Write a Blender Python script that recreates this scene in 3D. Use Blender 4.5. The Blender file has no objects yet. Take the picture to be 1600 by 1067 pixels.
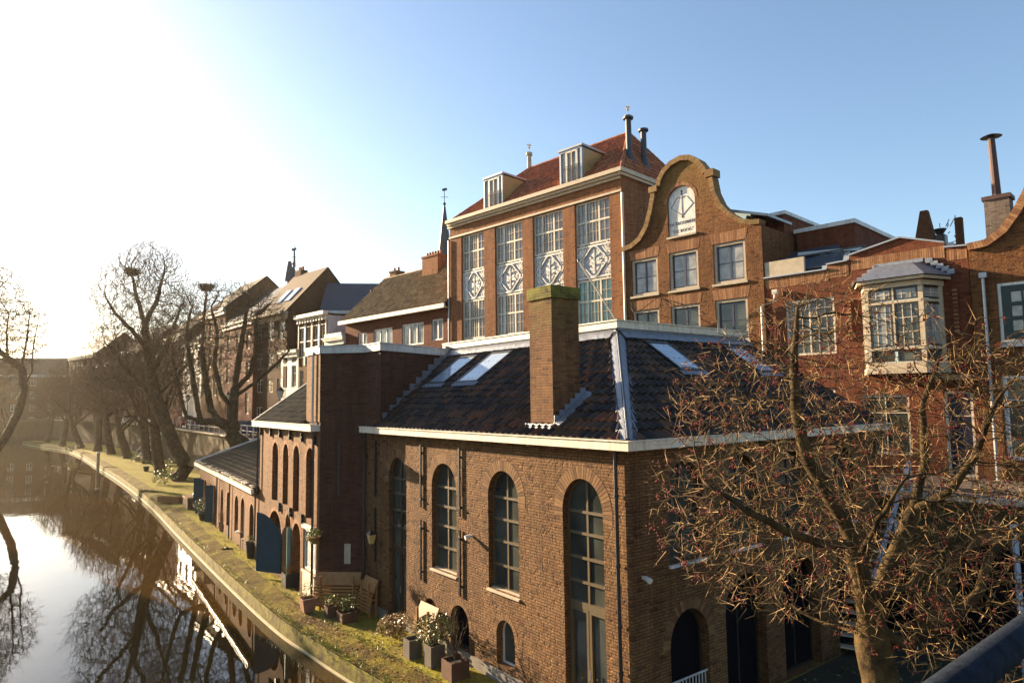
import bpy, math, random
import numpy as np
from mathutils import Vector, Matrix
from mathutils.geometry import tessellate_polygon
from math import sin, cos, pi, radians, sqrt, atan2
random.seed(7); rng = np.random.default_rng(7)
scene = bpy.context.scene
COL = scene.collection

# ------------------------------------------------------------------ camera
PITCH, ROLL = radians(4.973), radians(-0.749)
_fd = Vector((0, cos(PITCH), sin(PITCH))); _up = Vector((0, -sin(PITCH), cos(PITCH))); _xx = Vector((1, 0, 0))
_cx = _xx*cos(ROLL) + _up*sin(ROLL); _cu = -_xx*sin(ROLL) + _up*cos(ROLL)
cam = bpy.data.cameras.new('camera'); camo = bpy.data.objects.new('camera', cam); COL.objects.link(camo)
mm = Matrix((( _cx.x, _cu.x, -_fd.x, 0), (_cx.y, _cu.y, -_fd.y, 0), (_cx.z, _cu.z, -_fd.z, 7.0), (0, 0, 0, 1)))
camo.matrix_world = mm
cam.sensor_width = 36.0; cam.lens = 36*1043.7/1600; cam.clip_start = 0.05; cam.clip_end = 3000
scene.camera = camo

# ------------------------------------------------------------------ light
SUN_AZ, SUN_EL = radians(-54.0), radians(15.5)      # azimuth from +Y, negative to the left
w = bpy.data.worlds.new('World'); scene.world = w; w.use_nodes = True
nt = w.node_tree; bg = nt.nodes['Background']
sky = nt.nodes.new('ShaderNodeTexSky'); sky.sky_type = 'NISHITA'; sky.sun_disc = False
sky.sun_elevation = SUN_EL; sky.sun_rotation = SUN_AZ
sky.air_density = 1.0; sky.dust_density = 1.0; sky.ozone_density = 1.9; sky.altitude = 0
nt.links.new(sky.outputs[0], bg.inputs[0]); bg.inputs[1].default_value = 0.068
sun = bpy.data.lights.new('sun', 'SUN'); suno = bpy.data.objects.new('sun', sun); COL.objects.link(suno)
sun.energy = 5.0; sun.angle = radians(0.5); sun.color = (1.0, 0.76, 0.49)
sd = Vector((sin(SUN_AZ)*cos(SUN_EL), cos(SUN_AZ)*cos(SUN_EL), sin(SUN_EL)))
suno.rotation_euler = sd.to_track_quat('Z', 'Y').to_euler(); suno.location = (-40, 30, 40)
scene.view_settings.view_transform = 'Standard'; scene.view_settings.look = 'None'
scene.view_settings.exposure = 2.0; scene.view_settings.gamma = 1.0
scene.cycles.max_bounces = 6; scene.cycles.use_denoising = True

# ------------------------------------------------------------------ materials
def new_mat(name):
    m = bpy.data.materials.new(name); m.use_nodes = True
    return m, m.node_tree, m.node_tree.nodes['Principled BSDF']
def N(nt, t, **kw):
    n = nt.nodes.new(t)
    for k, v in kw.items(): setattr(n, k, v)
    return n
def ramp(nt, fac, stops):
    r = N(nt, 'ShaderNodeValToRGB'); e = r.color_ramp.elements
    while len(e) > 1: e.remove(e[-1])
    e[0].position = stops[0][0]; e[0].color = (*stops[0][1], 1)
    for p, c in stops[1:]:
        k = e.new(p); k.color = (*c, 1)
    nt.links.new(fac, r.inputs[0]); return r.outputs[0]
def noise(nt, vec, scale, detail=4, rough=.6):
    n = N(nt, 'ShaderNodeTexNoise'); n.inputs['Scale'].default_value = scale
    n.inputs['Detail'].default_value = detail; n.inputs['Roughness'].default_value = rough
    if vec is not None: nt.links.new(vec, n.inputs['Vector'])
    return n.outputs['Fac']
def mix(nt, fac, a, b, mode='MIX'):
    m = N(nt, 'ShaderNodeMix', data_type='RGBA', blend_type=mode)
    for s, v in ((0, fac), (6, a), (7, b)):
        if isinstance(v, (int, float)): m.inputs[s].default_value = v
        elif isinstance(v, tuple): m.inputs[s].default_value = (*v, 1)
        else: nt.links.new(v, m.inputs[s])
    return m.outputs[2]
def math_n(nt, op, a, b=None):
    m = N(nt, 'ShaderNodeMath', operation=op)
    for i, v in enumerate((a, b)):
        if v is None: continue
        if isinstance(v, (int, float)): m.inputs[i].default_value = v
        else: nt.links.new(v, m.inputs[i])
    return m.outputs[0]
def bump(nt, b, h, dist=.01, strength=1.0):
    n = N(nt, 'ShaderNodeBump'); n.inputs['Distance'].default_value = dist; n.inputs['Strength'].default_value = strength
    nt.links.new(h, n.inputs['Height']); nt.links.new(n.outputs[0], b.inputs['Normal'])
def wall_vec(nt):
    """object coordinates laid on the wall face: (run, height)"""
    tc = N(nt, 'ShaderNodeTexCoord'); s = N(nt, 'ShaderNodeSeparateXYZ'); nt.links.new(tc.outputs['Object'], s.inputs[0])
    sn = N(nt, 'ShaderNodeSeparateXYZ'); nt.links.new(tc.outputs['Normal'], sn.inputs[0])
    ax = math_n(nt, 'ABSOLUTE', sn.outputs[0]); ay = math_n(nt, 'ABSOLUTE', sn.outputs[1])
    g = math_n(nt, 'GREATER_THAN', ax, ay)
    m = N(nt, 'ShaderNodeMix', data_type='FLOAT'); nt.links.new(g, m.inputs[0])
    nt.links.new(s.outputs[0], m.inputs[2]); nt.links.new(s.outputs[1], m.inputs[3])
    c = N(nt, 'ShaderNodeCombineXYZ'); nt.links.new(m.outputs[0], c.inputs[0]); nt.links.new(s.outputs[2], c.inputs[1])
    return c.outputs[0], tc.outputs['Object'], s
ALB = .69
def sc_(c, k=None): return tuple(x*(k or ALB) for x in c)
def brick_mat(name, c1, c2, mortar, w=.225, h=.066, ms=.012, stain=(.5, .5, .5), stain_amt=.45, rough=.9, pock=0.0, dist=.012, moss=None, moss_z=(0, 1)):
    m, nt, b = new_mat(name); v, obj, sep = wall_vec(nt); c1, c2, mortar = sc_(c1), sc_(c2), sc_(mortar)
    # slightly wobbly courses
    nz = N(nt, 'ShaderNodeTexNoise'); nz.inputs['Scale'].default_value = 1.3; nz.inputs['Detail'].default_value = 3; nt.links.new(v, nz.inputs['Vector'])
    wob = N(nt, 'ShaderNodeVectorMath', operation='SCALE'); wob.inputs[3].default_value = .035
    nt.links.new(nz.outputs['Color'], wob.inputs[0])
    add = N(nt, 'ShaderNodeVectorMath', operation='ADD'); nt.links.new(v, add.inputs[0]); nt.links.new(wob.outputs[0], add.inputs[1])
    br = N(nt, 'ShaderNodeTexBrick'); nt.links.new(add.outputs[0], br.inputs['Vector'])
    br.inputs['Scale'].default_value = 1; br.inputs['Brick Width'].default_value = w; br.inputs['Row Height'].default_value = h
    br.inputs['Mortar Size'].default_value = ms; br.inputs['Mortar Smooth'].default_value = .4; br.inputs['Bias'].default_value = -.1
    br.inputs['Color1'].default_value = (*c1, 1); br.inputs['Color2'].default_value = (*c2, 1); br.inputs['Mortar'].default_value = (*mortar, 1)
    big = noise(nt, obj, .55, 5, .65); fine = noise(nt, add.outputs[0], 14, 3, .7)
    k = ramp(nt, big, [(.32, stain), (.6, (1.08, 1.05, 1.0))])
    col = mix(nt, stain_amt, br.outputs['Color'], k, 'MULTIPLY')
    kf = ramp(nt, fine, [(.3, (.62, .6, .6)), (.62, (1.1, 1.1, 1.08))])
    col = mix(nt, .7, col, kf, 'MULTIPLY')
    # odd dark bricks, cell by cell
    cell = N(nt, 'ShaderNodeTexVoronoi', feature='F1'); cell.inputs['Scale'].default_value = 1; cell.inputs['Randomness'].default_value = .5
    sc = N(nt, 'ShaderNodeVectorMath', operation='MULTIPLY'); sc.inputs[1].default_value = (1/w, 1/h, 1); nt.links.new(add.outputs[0], sc.inputs[0]); nt.links.new(sc.outputs[0], cell.inputs['Vector'])
    sc2 = N(nt, 'ShaderNodeSeparateColor'); nt.links.new(cell.outputs['Color'], sc2.inputs[0])
    dk = ramp(nt, sc2.outputs[0], [(.0, (.45, .4, .4)), (.1, (.8, .75, .75)), (.2, (1, 1, 1)), (.85, (1, 1, 1)), (1, (1.25, 1.2, 1.1))])
    col = mix(nt, .85, col, dk, 'MULTIPLY')
    # rain streaks and a damp, dirty foot
    ms_ = N(nt, 'ShaderNodeMapping'); ms_.inputs['Scale'].default_value = (3.5, 3.5, .35); nt.links.new(obj, ms_.inputs[0])
    col = mix(nt, .65, col, ramp(nt, noise(nt, ms_.outputs[0], 1, 5, .7), [(.36, (.55, .52, .5)), (.56, (1.05, 1.05, 1.05))]), 'MULTIPLY')
    ft = math_n(nt, 'ADD', math_n(nt, 'MULTIPLY', sep.outputs[2], .75), math_n(nt, 'MULTIPLY', big, .9))
    col = mix(nt, .8, col, ramp(nt, ft, [(.35, (.42, .40, .34)), (.95, (1, 1, 1))]), 'MULTIPLY')
    if moss:
        mz = N(nt, 'ShaderNodeMapRange'); mz.inputs[1].default_value = moss_z[0]; mz.inputs[2].default_value = moss_z[1]
        nt.links.new(sep.outputs[2], mz.inputs[0])
        f = math_n(nt, 'MULTIPLY', mz.outputs[0], ramp(nt, noise(nt, obj, 3.5, 6, .7), [(.35, (0, 0, 0)), (.6, (1, 1, 1))]))
        col = mix(nt, f, col, moss)
    nt.links.new(col, b.inputs['Base Color']); b.inputs['Roughness'].default_value = rough; b.inputs['Specular IOR Level'].default_value = .25
    h1 = math_n(nt, 'MULTIPLY', br.outputs['Fac'], -1.0)
    h2 = math_n(nt, 'ADD', h1, math_n(nt, 'MULTIPLY', fine, .9))
    if pock:
        pk = noise(nt, add.outputs[0], 7.5, 3, .6)
        pr = ramp(nt, pk, [(.36, (0, 0, 0)), (.46, (1, 1, 1))])
        h2 = math_n(nt, 'ADD', h2, math_n(nt, 'MULTIPLY', pr, pock))
        h2 = math_n(nt, 'ADD', h2, math_n(nt, 'MULTIPLY', sc2.outputs[1], .8))
    bump(nt, b, h2, dist, .9)
    return m
def plain(name, c, rough=.6, var=.25, scale=4, metal=0, bd=.004, spec=.4, c2=None):
    m, nt, b = new_mat(name); tc = N(nt, 'ShaderNodeTexCoord')
    n = noise(nt, tc.outputs['Object'], scale, 6, .65)
    if c2 is None: c2 = tuple(x*(1-var) for x in c)
    c = sc_(c, .88); c2 = sc_(c2, .88)
    col = ramp(nt, n, [(.3, c2), (.65, c)])
    nt.links.new(col, b.inputs['Base Color']); b.inputs['Roughness'].default_value = rough; b.inputs['Metallic'].default_value = metal
    b.inputs['Specular IOR Level'].default_value = spec
    if bd: bump(nt, b, noise(nt, tc.outputs['Object'], scale*7, 4), bd, .6)
    return m
def glass_mat(name, c, rough=.04, ior=1.5, spec=.6, c2=None, scale=.8):
    m, nt, b = new_mat(name); tc = N(nt, 'ShaderNodeTexCoord')
    n = noise(nt, tc.outputs['Object'], scale, 2)
    col = ramp(nt, n, [(.35, c), (.65, c2 or tuple(x*1.6 for x in c))])
    nt.links.new(col, b.inputs['Base Color']); b.inputs['Roughness'].default_value = rough; b.inputs['IOR'].default_value = ior
    b.inputs['Specular IOR Level'].default_value = spec
    bump(nt, b, noise(nt, tc.outputs['Object'], 1.1, 2), .012, .35)
    return m
def attr_mat(name, stops, rough=.6, bd=.004, spec=.4, moss=None):
    """colour per face from the attribute rnd"""
    m, nt, b = new_mat(name); a = N(nt, 'ShaderNodeAttribute', attribute_name='rnd'); tc = N(nt, 'ShaderNodeTexCoord')
    col = ramp(nt, a.outputs['Fac'], [(q, sc_(c, .85)) for q, c in stops])
    n = noise(nt, tc.outputs['Object'], 9, 5, .7)
    col = mix(nt, .8, col, ramp(nt, n, [(.3, (.55, .55, .55)), (.65, (1.15, 1.15, 1.15))]), 'MULTIPLY')
    if moss:
        f = ramp(nt, noise(nt, tc.outputs['Object'], 1.6, 6, .75), [(.48, (0, 0, 0)), (.66, (1, 1, 1))])
        col = mix(nt, math_n(nt, 'MULTIPLY', f, .7), col, moss)
    nt.links.new(col, b.inputs['Base Color']); b.inputs['Roughness'].default_value = rough; b.inputs['Specular IOR Level'].default_value = spec
    if bd: bump(nt, b, noise(nt, tc.outputs['Object'], 30, 3), bd, .5)
    return m

MT = {}
MT['brick_main'] = brick_mat('old_brown_brick', (0.345, 0.178, 0.068), (0.262, 0.128, 0.050), (0.150, 0.092, 0.044), ms=.013, pock=1.4, dist=.018, stain=(.5, .4, .36), stain_amt=.55)
MT['brick_shade'] = brick_mat('shade_darkened_brick', (0.146, 0.052, 0.028), (0.099, 0.036, 0.021), (0.095, 0.059, 0.039), stain=(.6, .5, .5))  # dark tone puts the tower's unlit flank into the brick colour
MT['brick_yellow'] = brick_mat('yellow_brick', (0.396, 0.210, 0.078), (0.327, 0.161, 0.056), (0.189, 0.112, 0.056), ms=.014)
MT['brick_B'] = brick_mat('buff_plastered_brick', (0.344, 0.175, 0.070), (0.284, 0.133, 0.053), (0.232, 0.133, 0.067), stain=(.55, .45, .4), ms=.009, dist=.01)
MT['brick_chim'] = brick_mat('chimney_brick', (0.284, 0.133, 0.048), (0.206, 0.087, 0.034), (0.172, 0.105, 0.056), stain=(.55, .5, .42), dist=.014, moss=(.17, .14, .03), moss_z=(8.3, 10.4))
MT['brick_orange'] = brick_mat('orange_brick', (0.50, 0.205, 0.080), (0.41, 0.155, 0.060), (0.30, 0.175, 0.09), stain=(.7, .6, .55), ms=.010)
MT['brick_gable'] = brick_mat('old_gable_brick', (0.344, 0.147, 0.048), (0.249, 0.095, 0.031), (0.206, 0.112, 0.050), stain=(.5, .42, .36), pock=.8, dist=.014, moss=(.22, .15, .04), moss_z=(15.5, 19.5))
MT['brick_red'] = brick_mat('street_red_brick', (0.310, 0.087, 0.035), (0.232, 0.059, 0.026), (0.163, 0.077, 0.042), stain=(.6, .5, .5))
MT['brick_far'] = brick_mat('far_brown_brick', (0.189, 0.084, 0.034), (0.146, 0.063, 0.028), (0.138, 0.077, 0.039), stain=(.6, .5, .5))
MT['brick_quay'] = brick_mat('mossy_quay_brick', (.17,.10,.045), (.12,.065,.03), (.08,.06,.03), stain=(.5, .5, .35), moss=(.22, .19, .03), moss_z=(-1.2, -.2))
def grimy(name, c, rough=.5):
    m, nt, b = new_mat(name); tc = N(nt, 'ShaderNodeTexCoord'); mp = N(nt, 'ShaderNodeMapping'); mp.inputs['Scale'].default_value = (9, 9, 1.2); nt.links.new(tc.outputs['Object'], mp.inputs[0])
    a = noise(nt, mp.outputs[0], 1.0, 5, .7); d = noise(nt, tc.outputs['Object'], 1.3, 5, .7)
    k = mix(nt, .8, ramp(nt, a, [(.3, tuple(x*.62 for x in c)), (.55, c)]), ramp(nt, d, [(.3, (.72, .70, .64)), (.6, (1, 1, 1))]), 'MULTIPLY')
    nt.links.new(k, b.inputs['Base Color']); b.inputs['Roughness'].default_value = rough; bump(nt, b, a, .004, .5); return m
MT['cream'] = grimy('cream_paint', (.70, .62, .48))
MT['white'] = grimy('white_paint', (.72, .70, .64))
MT['greypaint'] = grimy('grey_white_paint', (.56, .55, .52))
MT['beige'] = plain('beige_cornice_paint', (.62, .50, .34), .6, .25, 3)
MT['stone'] = plain('sandstone', (.55, .46, .33), .8, .3, 2.5)
MT['black'] = plain('black_iron', (.022, .02, .02), .4, .3, 8, spec=.5)
MT['darkframe'] = plain('dark_window_paint', (.05, .04, .028), .35, .3, 5, spec=.5)
MT['olive'] = plain('bronze_window_paint', (.13, .095, .05), .45, .2, 5)
MT['lead'] = plain('lead_sheet', (.30, .32, .36), .42, .35, 5, metal=.55, bd=.02, spec=.5)
MT['zinc'] = plain('zinc', (.42, .44, .46), .4, .2, 3, metal=.6)
MT['teal'] = plain('teal_door_paint', (.006, .055, .085), .5, .25, 3)
MT['wood'] = plain('oiled_teak', (.36, .17, .05), .6, .35, 6)
MT['woodlight'] = plain('pale_wood', (.34, .19, .075), .6, .3, 6)
MT['roofing'] = plain('bitumen_roofing', (.05, .05, .055), .8, .3, 3)
MT['slate'] = plain('blue_slate', (.055, .065, .08), .55, .25, 6, bd=.01)
MT['glass'] = glass_mat('dark_window_glass', (.025, .028, .026), c2=(.07, .075, .06))
MT['glass_pale'] = glass_mat('sky_paled_glass', (.19, .19, .18), c2=(.34, .33, .30), scale=2.2)  # curtain-like grey holds the pale sky reflection painted into the panes
MT['glass_teal'] = glass_mat('teal_curtained_glass', (.10, .20, .18), c2=(.18, .32, .28), scale=2.0)
MT['glass_sky'] = glass_mat('skylight_glass', (.30, .36, .42), c2=(.34, .42, .5), rough=.02, ior=2.2)
MT['amber'] = plain('amber_board', (.42, .24, .07), .6, .3, 1.5)
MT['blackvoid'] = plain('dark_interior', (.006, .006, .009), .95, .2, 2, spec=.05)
MT['tiles_dark'] = attr_mat('black_glazed_pantiles', [(0, (.016, .011, .008)), (.35, (.034, .022, .014)), (.62, (.06, .038, .022)), (.85, (.10, .050, .024)), (.97, (.15, .055, .02)), (1, (.02, .035, .02))], rough=.36, spec=.27)
MT['tiles_red'] = attr_mat('red_pantiles', [(0, (.30, .085, .032)), (.5, (.44, .135, .05)), (1, (.54, .20, .08))], rough=.7, moss=(.22, .10, .035))
MT['tiles_grey'] = attr_mat('weathered_grey_pantiles', [(0, (.34, .22, .10)), (.5, (.48, .32, .15)), (1, (.60, .42, .20))], rough=.85, moss=(.12, .10, .04))
MT['tiles_moss'] = attr_mat('mossy_dark_pantiles', [(0, (.04, .03, .02)), (.5, (.07, .05, .03)), (1, (.12, .07, .035))], rough=.85, moss=(.06, .065, .015))
MT['vouss'] = attr_mat('arch_bricks', [(0, (.11, .05, .02)), (.4, (.19, .095, .035)), (1, (.27, .145, .055))], rough=.9, bd=.01)
MT['vouss_red'] = attr_mat('lintel_bricks', [(0, (.22, .09, .04)), (.5, (.32, .15, .065)), (1, (.42, .22, .10))], rough=.9, bd=.01)
def bark_mat(name, a, b2):
    m, nt, b = new_mat(name); tc = N(nt, 'ShaderNodeTexCoord')
    n = noise(nt, tc.outputs['Object'], 3.5, 8, .7)
    nt.links.new(ramp(nt, n, [(.35, a), (.62, b2)]), b.inputs['Base Color']); b.inputs['Roughness'].default_value = .9; b.inputs['Specular IOR Level'].default_value = .15
    bump(nt, b, noise(nt, tc.outputs['Object'], 16, 6), .03, .8); return m
MT['bark'] = bark_mat('mossy_bark', (.022, .014, .007), (.095, .062, .024))
MT['twig'] = plain('sunny_twig_bark', (.50, .31, .13), .8, .45, 3, bd=0)
MT['bark_dark'] = bark_mat('dark_bark', (.04, .026, .014), (.12, .08, .035))
MT['twig_dark'] = plain('brown_twig_bark', (.09, .05, .022), .9, .4, 3, bd=0)
MT['bud'] = plain('red_seed_pods', (.24, .034, .018), .6, .4, 3, bd=0)

# ------------------------------------------------------------------ mesh builder
class MB:
    def __init__(s, xf=None): s.v = []; s.f = []; s.r = []; s.xf = xf; s.mi = []; s.m = 0; s.cuts = []
    def cut(s): s.cuts.append((len(s.v), len(s.f)))
    def add(s, vs, fs, rnd=None):
        n = len(s.v)
        if s.xf: vs = [s.xf(*p) for p in vs]
        s.v += [tuple(p) for p in vs]
        for f in fs:
            s.f.append(tuple(i+n for i in f)); s.r.append(random.random() if rnd is None else rnd); s.mi.append(s.m)
    def box(s, x0, x1, y0, y1, z0, z1, rnd=None):
        s.add([(x0,y0,z0),(x1,y0,z0),(x1,y1,z0),(x0,y1,z0),(x0,y0,z1),(x1,y0,z1),(x1,y1,z1),(x0,y1,z1)],
              [(0,3,2,1),(4,5,6,7),(0,1,5,4),(1,2,6,5),(2,3,7,6),(3,0,4,7)], rnd)
    def hexa(s, a, b, rnd=None):
        """two quads (lists of 4 points) joined"""
        s.add(list(a)+list(b), [(3,2,1,0),(4,5,6,7),(0,1,5,4),(1,2,6,5),(2,3,7,6),(3,0,4,7)], rnd)
    def bar(s, p, q, w, h=None, rnd=None):
        """a beam of rectangular section between two points"""
        p = Vector(p); q = Vector(q); h = h or w; d = (q-p).normalized()
        up = Vector((0,0,1)) if abs(d.z) < .95 else Vector((0,1,0))
        a = d.cross(up).normalized()*w/2; b = d.cross(a).normalized()*h/2
        s.hexa([p-a-b, p+a-b, p+a+b, p-a+b], [q-a-b, q+a-b, q+a+b, q-a+b], rnd)
    def tube(s, pts, rad, n=8, caps=True, rnd=None):
        pts = [Vector(p) for p in pts]; R = rad if isinstance(rad, (list, tuple)) else [rad]*len(pts)
        vs = []; fs = []; ref = None
        for i, p in enumerate(pts):
            d = (pts[min(i+1, len(pts)-1)]-pts[max(i-1, 0)]).normalized()
            if ref is None: ref = Vector((0,0,1)) if abs(d.z) < .9 else Vector((1,0,0))
            a = d.cross(ref).normalized(); b = d.cross(a).normalized(); ref = b.cross(d) if False else ref
            for k in range(n):
                t = 2*pi*k/n; vs.append(p+(a*cos(t)+b*sin(t))*R[i])
        for i in range(len(pts)-1):
            for k in range(n):
                k2 = (k+1) % n; fs.append((i*n+k, i*n+k2, (i+1)*n+k2, (i+1)*n+k))
        if caps: fs.append(tuple(range(n))[::-1]); fs.append(tuple((len(pts)-1)*n+k for k in range(n)))
        s.add(vs, fs, rnd)
    def prism(s, outline, y0, y1, holes=(), rim=True, back=True):
        """plate in the local x-z plane from y0 (front) to y1, with holes"""
        loops = [list(outline)]+[list(h) for h in holes]
        tri = tessellate_polygon([[Vector((a, b, 0)) for a, b in L] for L in loops])
        flat = [p for L in loops for p in L]; n = len(flat)
        vs = [(a, y0, b) for a, b in flat]+[(a, y1, b) for a, b in flat]; fs = []
        for t in tri:
            (ax, az), (bx, bz), (cx, cz) = [flat[i] for i in t]
            if (bx-ax)*(cz-az)-(bz-az)*(cx-ax) < 0: t = t[::-1]
            fs.append(tuple(t))
            if back: fs.append(tuple(i+n for i in t[::-1]))
        o = 0
        for li, L in enumerate(loops):
            k = len(L); area = sum(L[i][0]*L[(i+1) % k][1]-L[(i+1) % k][0]*L[i][1] for i in range(k))
            flip = (area < 0) != (li > 0)
            if rim:
                for i in range(k):
                    j = (i+1) % k; q = (o+i, o+i+n, o+j+n, o+j)
                    fs.append(q if not flip else q[::-1])
            o += k
        s.add(vs, fs, random.random())
    def build(s, name, mat, parent=None, smooth=False):
        if s.cuts:
            cs = [(0, 0)]+s.cuts+[(len(s.v), len(s.f))]; last = None
            for (v0, f0), (v1, f1) in zip(cs, cs[1:]):
                if f1 == f0: continue
                q = MB(); q.v = s.v[v0:v1]; q.f = [tuple(i-v0 for i in f) for f in s.f[f0:f1]]; q.r = s.r[f0:f1]; q.mi = s.mi[f0:f1]; last = q.build(name, mat, parent, smooth)
            return last
        me = bpy.data.meshes.new(name); me.from_pydata(s.v, [], s.f)
        mats = mat if isinstance(mat, (list, tuple)) else [mat]
        for m_ in mats: me.materials.append(MT[m_] if isinstance(m_, str) else m_)
        at = me.attributes.new('rnd', 'FLOAT', 'FACE'); at.data.foreach_set('value', s.r)
        if len(mats) > 1: me.polygons.foreach_set('material_index', s.mi)
        if smooth: me.polygons.foreach_set('use_smooth', [True]*len(s.f))
        me.update(); o = bpy.data.objects.new(name, me); COL.objects.link(o)
        if parent is not None: o.parent = parent
        return o
def thing(name, label, cat, loc=(0,0,0), rot=0, group=None):
    o = bpy.data.objects.new(name, None); COL.objects.link(o); o.empty_display_size = .3
    o.location = loc; o.rotation_euler = (0, 0, rot); o['label'] = label; o['category'] = cat
    if group: o['group'] = group
    return o
def tag(o, label=None, cat=None, group=None, kind=None, loc=None, rot=None):
    if label: o['label'] = label
    if cat: o['category'] = cat
    if group: o['group'] = group
    if kind: o['kind'] = kind
    if loc is not None: o.location = loc
    if rot is not None: o.rotation_euler = (0, 0, rot)
    return o
def dup(root, loc=None, rot=None, label=None, scale=None):
    def cp(o, par):
        c = o.copy(); COL.objects.link(c); c.parent = par
        for ch in [x for x in bpy.data.objects if x.parent == o]: cp(ch, c)
        return c
    c = cp(root, None)
    if loc is not None: c.location = loc
    if rot is not None: c.rotation_euler = (0, 0, rot)
    if scale is not None: c.scale = (scale,)*3 if isinstance(scale, (int, float)) else scale
    if label: c['label'] = label
    return c
def arch(x0, x1, z0, zs, zt, n=14):
    """opening outline: straight jambs to zs, elliptical head up to zt"""
    cx = (x0+x1)/2; a = (x1-x0)/2
    return [(x0, z0), (x1, z0)]+[(cx+a*cos(pi*i/n), zs+(zt-zs)*sin(pi*i/n)) for i in range(n+1)]
def rect(x0, x1, z0, z1): return [(x0, z0), (x1, z0), (x1, z1), (x0, z1)]
def ring_arch(mb, x0, x1, zs, zt, wd, n, y0, y1, a0=0, a1=pi):
    """radial bricks round an arch head"""
    cx = (x0+x1)/2; a = (x1-x0)/2; b = zt-zs
    for i in range(n):
        t0 = a0+(a1-a0)*(i+.07)/n; t1 = a0+(a1-a0)*(i+.93)/n
        P = []
        for (t, k) in ((t0, 0), (t1, 0), (t1, wd), (t0, wd)):
            P.append((cx+(a+k)*cos(t), zs+(b+k)*sin(t)))
        mb.hexa([(p[0], y0, p[1]) for p in P][::-1], [(p[0], y1, p[1]) for p in P][::-1])
def soldier(mb, x0, x1, z0, z1, y0, y1, w=.075, splay=.12):
    n = max(2, int((x1-x0)/w)); cx = (x0+x1)/2
    for i in range(n):
        a = x0+(x1-x0)*(i+.07)/n; b = x0+(x1-x0)*(i+.93)/n
        sa = (a-cx)*splay; sb = (b-cx)*splay
        mb.hexa([(a, y0, z0), (b, y0, z0), (b+sb, y0, z1), (a+sa, y0, z1)][::-1], [(a, y1, z0), (b, y1, z0), (b+sb, y1, z1), (a+sa, y1, z1)][::-1])
def tiles(name, parent, org, ax, up, a0, b0, a1, b1, L, per=.22, row=.30, mat='tiles_dark', amp=.035, seg=6, step=.03, xf=None):
    """pantiles: strip rows from the eave (t=0, run a0..b0) up to t=L (run a1..b1)"""
    org = Vector(org); ax = Vector(ax).normalized(); up = Vector(up).normalized(); nrm = ax.cross(up).normalized()
    mb = MB(xf); nr = max(1, round(L/row)); lo = min(a0, a1); hi = max(b0, b1)
    for r in range(nr):
        t0 = L*r/nr; t1 = L*(r+1)/nr+.03
        A = lambda t: a0+(a1-a0)*min(1, t/L); B = lambda t: b0+(b1-b0)*min(1, t/L)
        k0 = int(math.floor(lo/per)); k1 = int(math.ceil(hi/per))
        for k in range(k0, k1):
            xs0 = k*per; 
            if xs0+per <= min(A(t0), A(t1)) or xs0 >= max(B(t0), B(t1)): continue
            rn = random.random(); jit = random.uniform(-.004, .008); vs = []
            for i in range(seg+1):
                x = xs0+per*i/seg
                ph = 2*pi*i/seg
                hgt = amp*(.5+.5*cos(ph)) if True else 0
                for (t, e) in ((t0, step+jit), (t1, 0)):
                    xx = min(max(x, A(t)), B(t))
                    vs.append(org+ax*xx+up*t+nrm*(hgt+e))
            for i in range(seg+1):       # front lip
                x = min(max(xs0+per*i/seg, A(t0)), B(t0)); ph = 2*pi*i/seg
                vs.append(org+ax*x+up*t0+nrm*(amp*(.5+.5*cos(ph))-.02))
            o = 2*(seg+1)
            fs = [(2*i, 2*i+2, 2*i+3, 2*i+1) for i in range(seg)]+[(o+i, o+i+1, 2*i+2, 2*i) for i in range(seg)]
            mb.add(vs, fs, rn)
    ob = mb.build(name, mat, parent)
    return ob
def grid_window(parent, x0, x1, z0, z1, y, fm, gm, vb=(), hb=(), fw=.08, bw=.035, depth=.06, xf=None, name='window', thin=(), tw=.02, pane_y=None):
    """rectangular window: frame mesh with bars, glass pane as its child"""
    mb = MB(xf)
    mb.box(x0, x0+fw, y, y+depth, z0, z1); mb.box(x1-fw, x1, y, y+depth, z0, z1)
    mb.box(x0+fw, x1-fw, y, y+depth, z0, z0+fw); mb.box(x0+fw, x1-fw, y, y+depth, z1-fw, z1)
    for v in vb: mb.box(v-bw/2, v+bw/2, y+.004, y+depth-.004, z0+fw, z1-fw)
    for h in hb: mb.box(x0+fw, x1-fw, y+.002, y+depth-.006, h-bw/2, h+bw/2)
    for t in thin:      # (orient, pos, from, to)
        if t[0] == 'v': mb.box(t[1]-tw/2, t[1]+tw/2, y+.012, y+depth-.01, t[2], t[3])
        else: mb.box(t[2], t[3], y+.014, y+depth-.012, t[1]-tw/2, t[1]+tw/2)
    f = mb.build(name, fm, parent)
    g = MB(xf); py = y+depth*.6; g.box(x0+fw*.6, x1-fw*.6, py, py+.012, z0+fw*.6, z1-fw*.6); g.build('pane', gm, f)
    return f
XZ = lambda x, y, z: (x, y, z)

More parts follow.
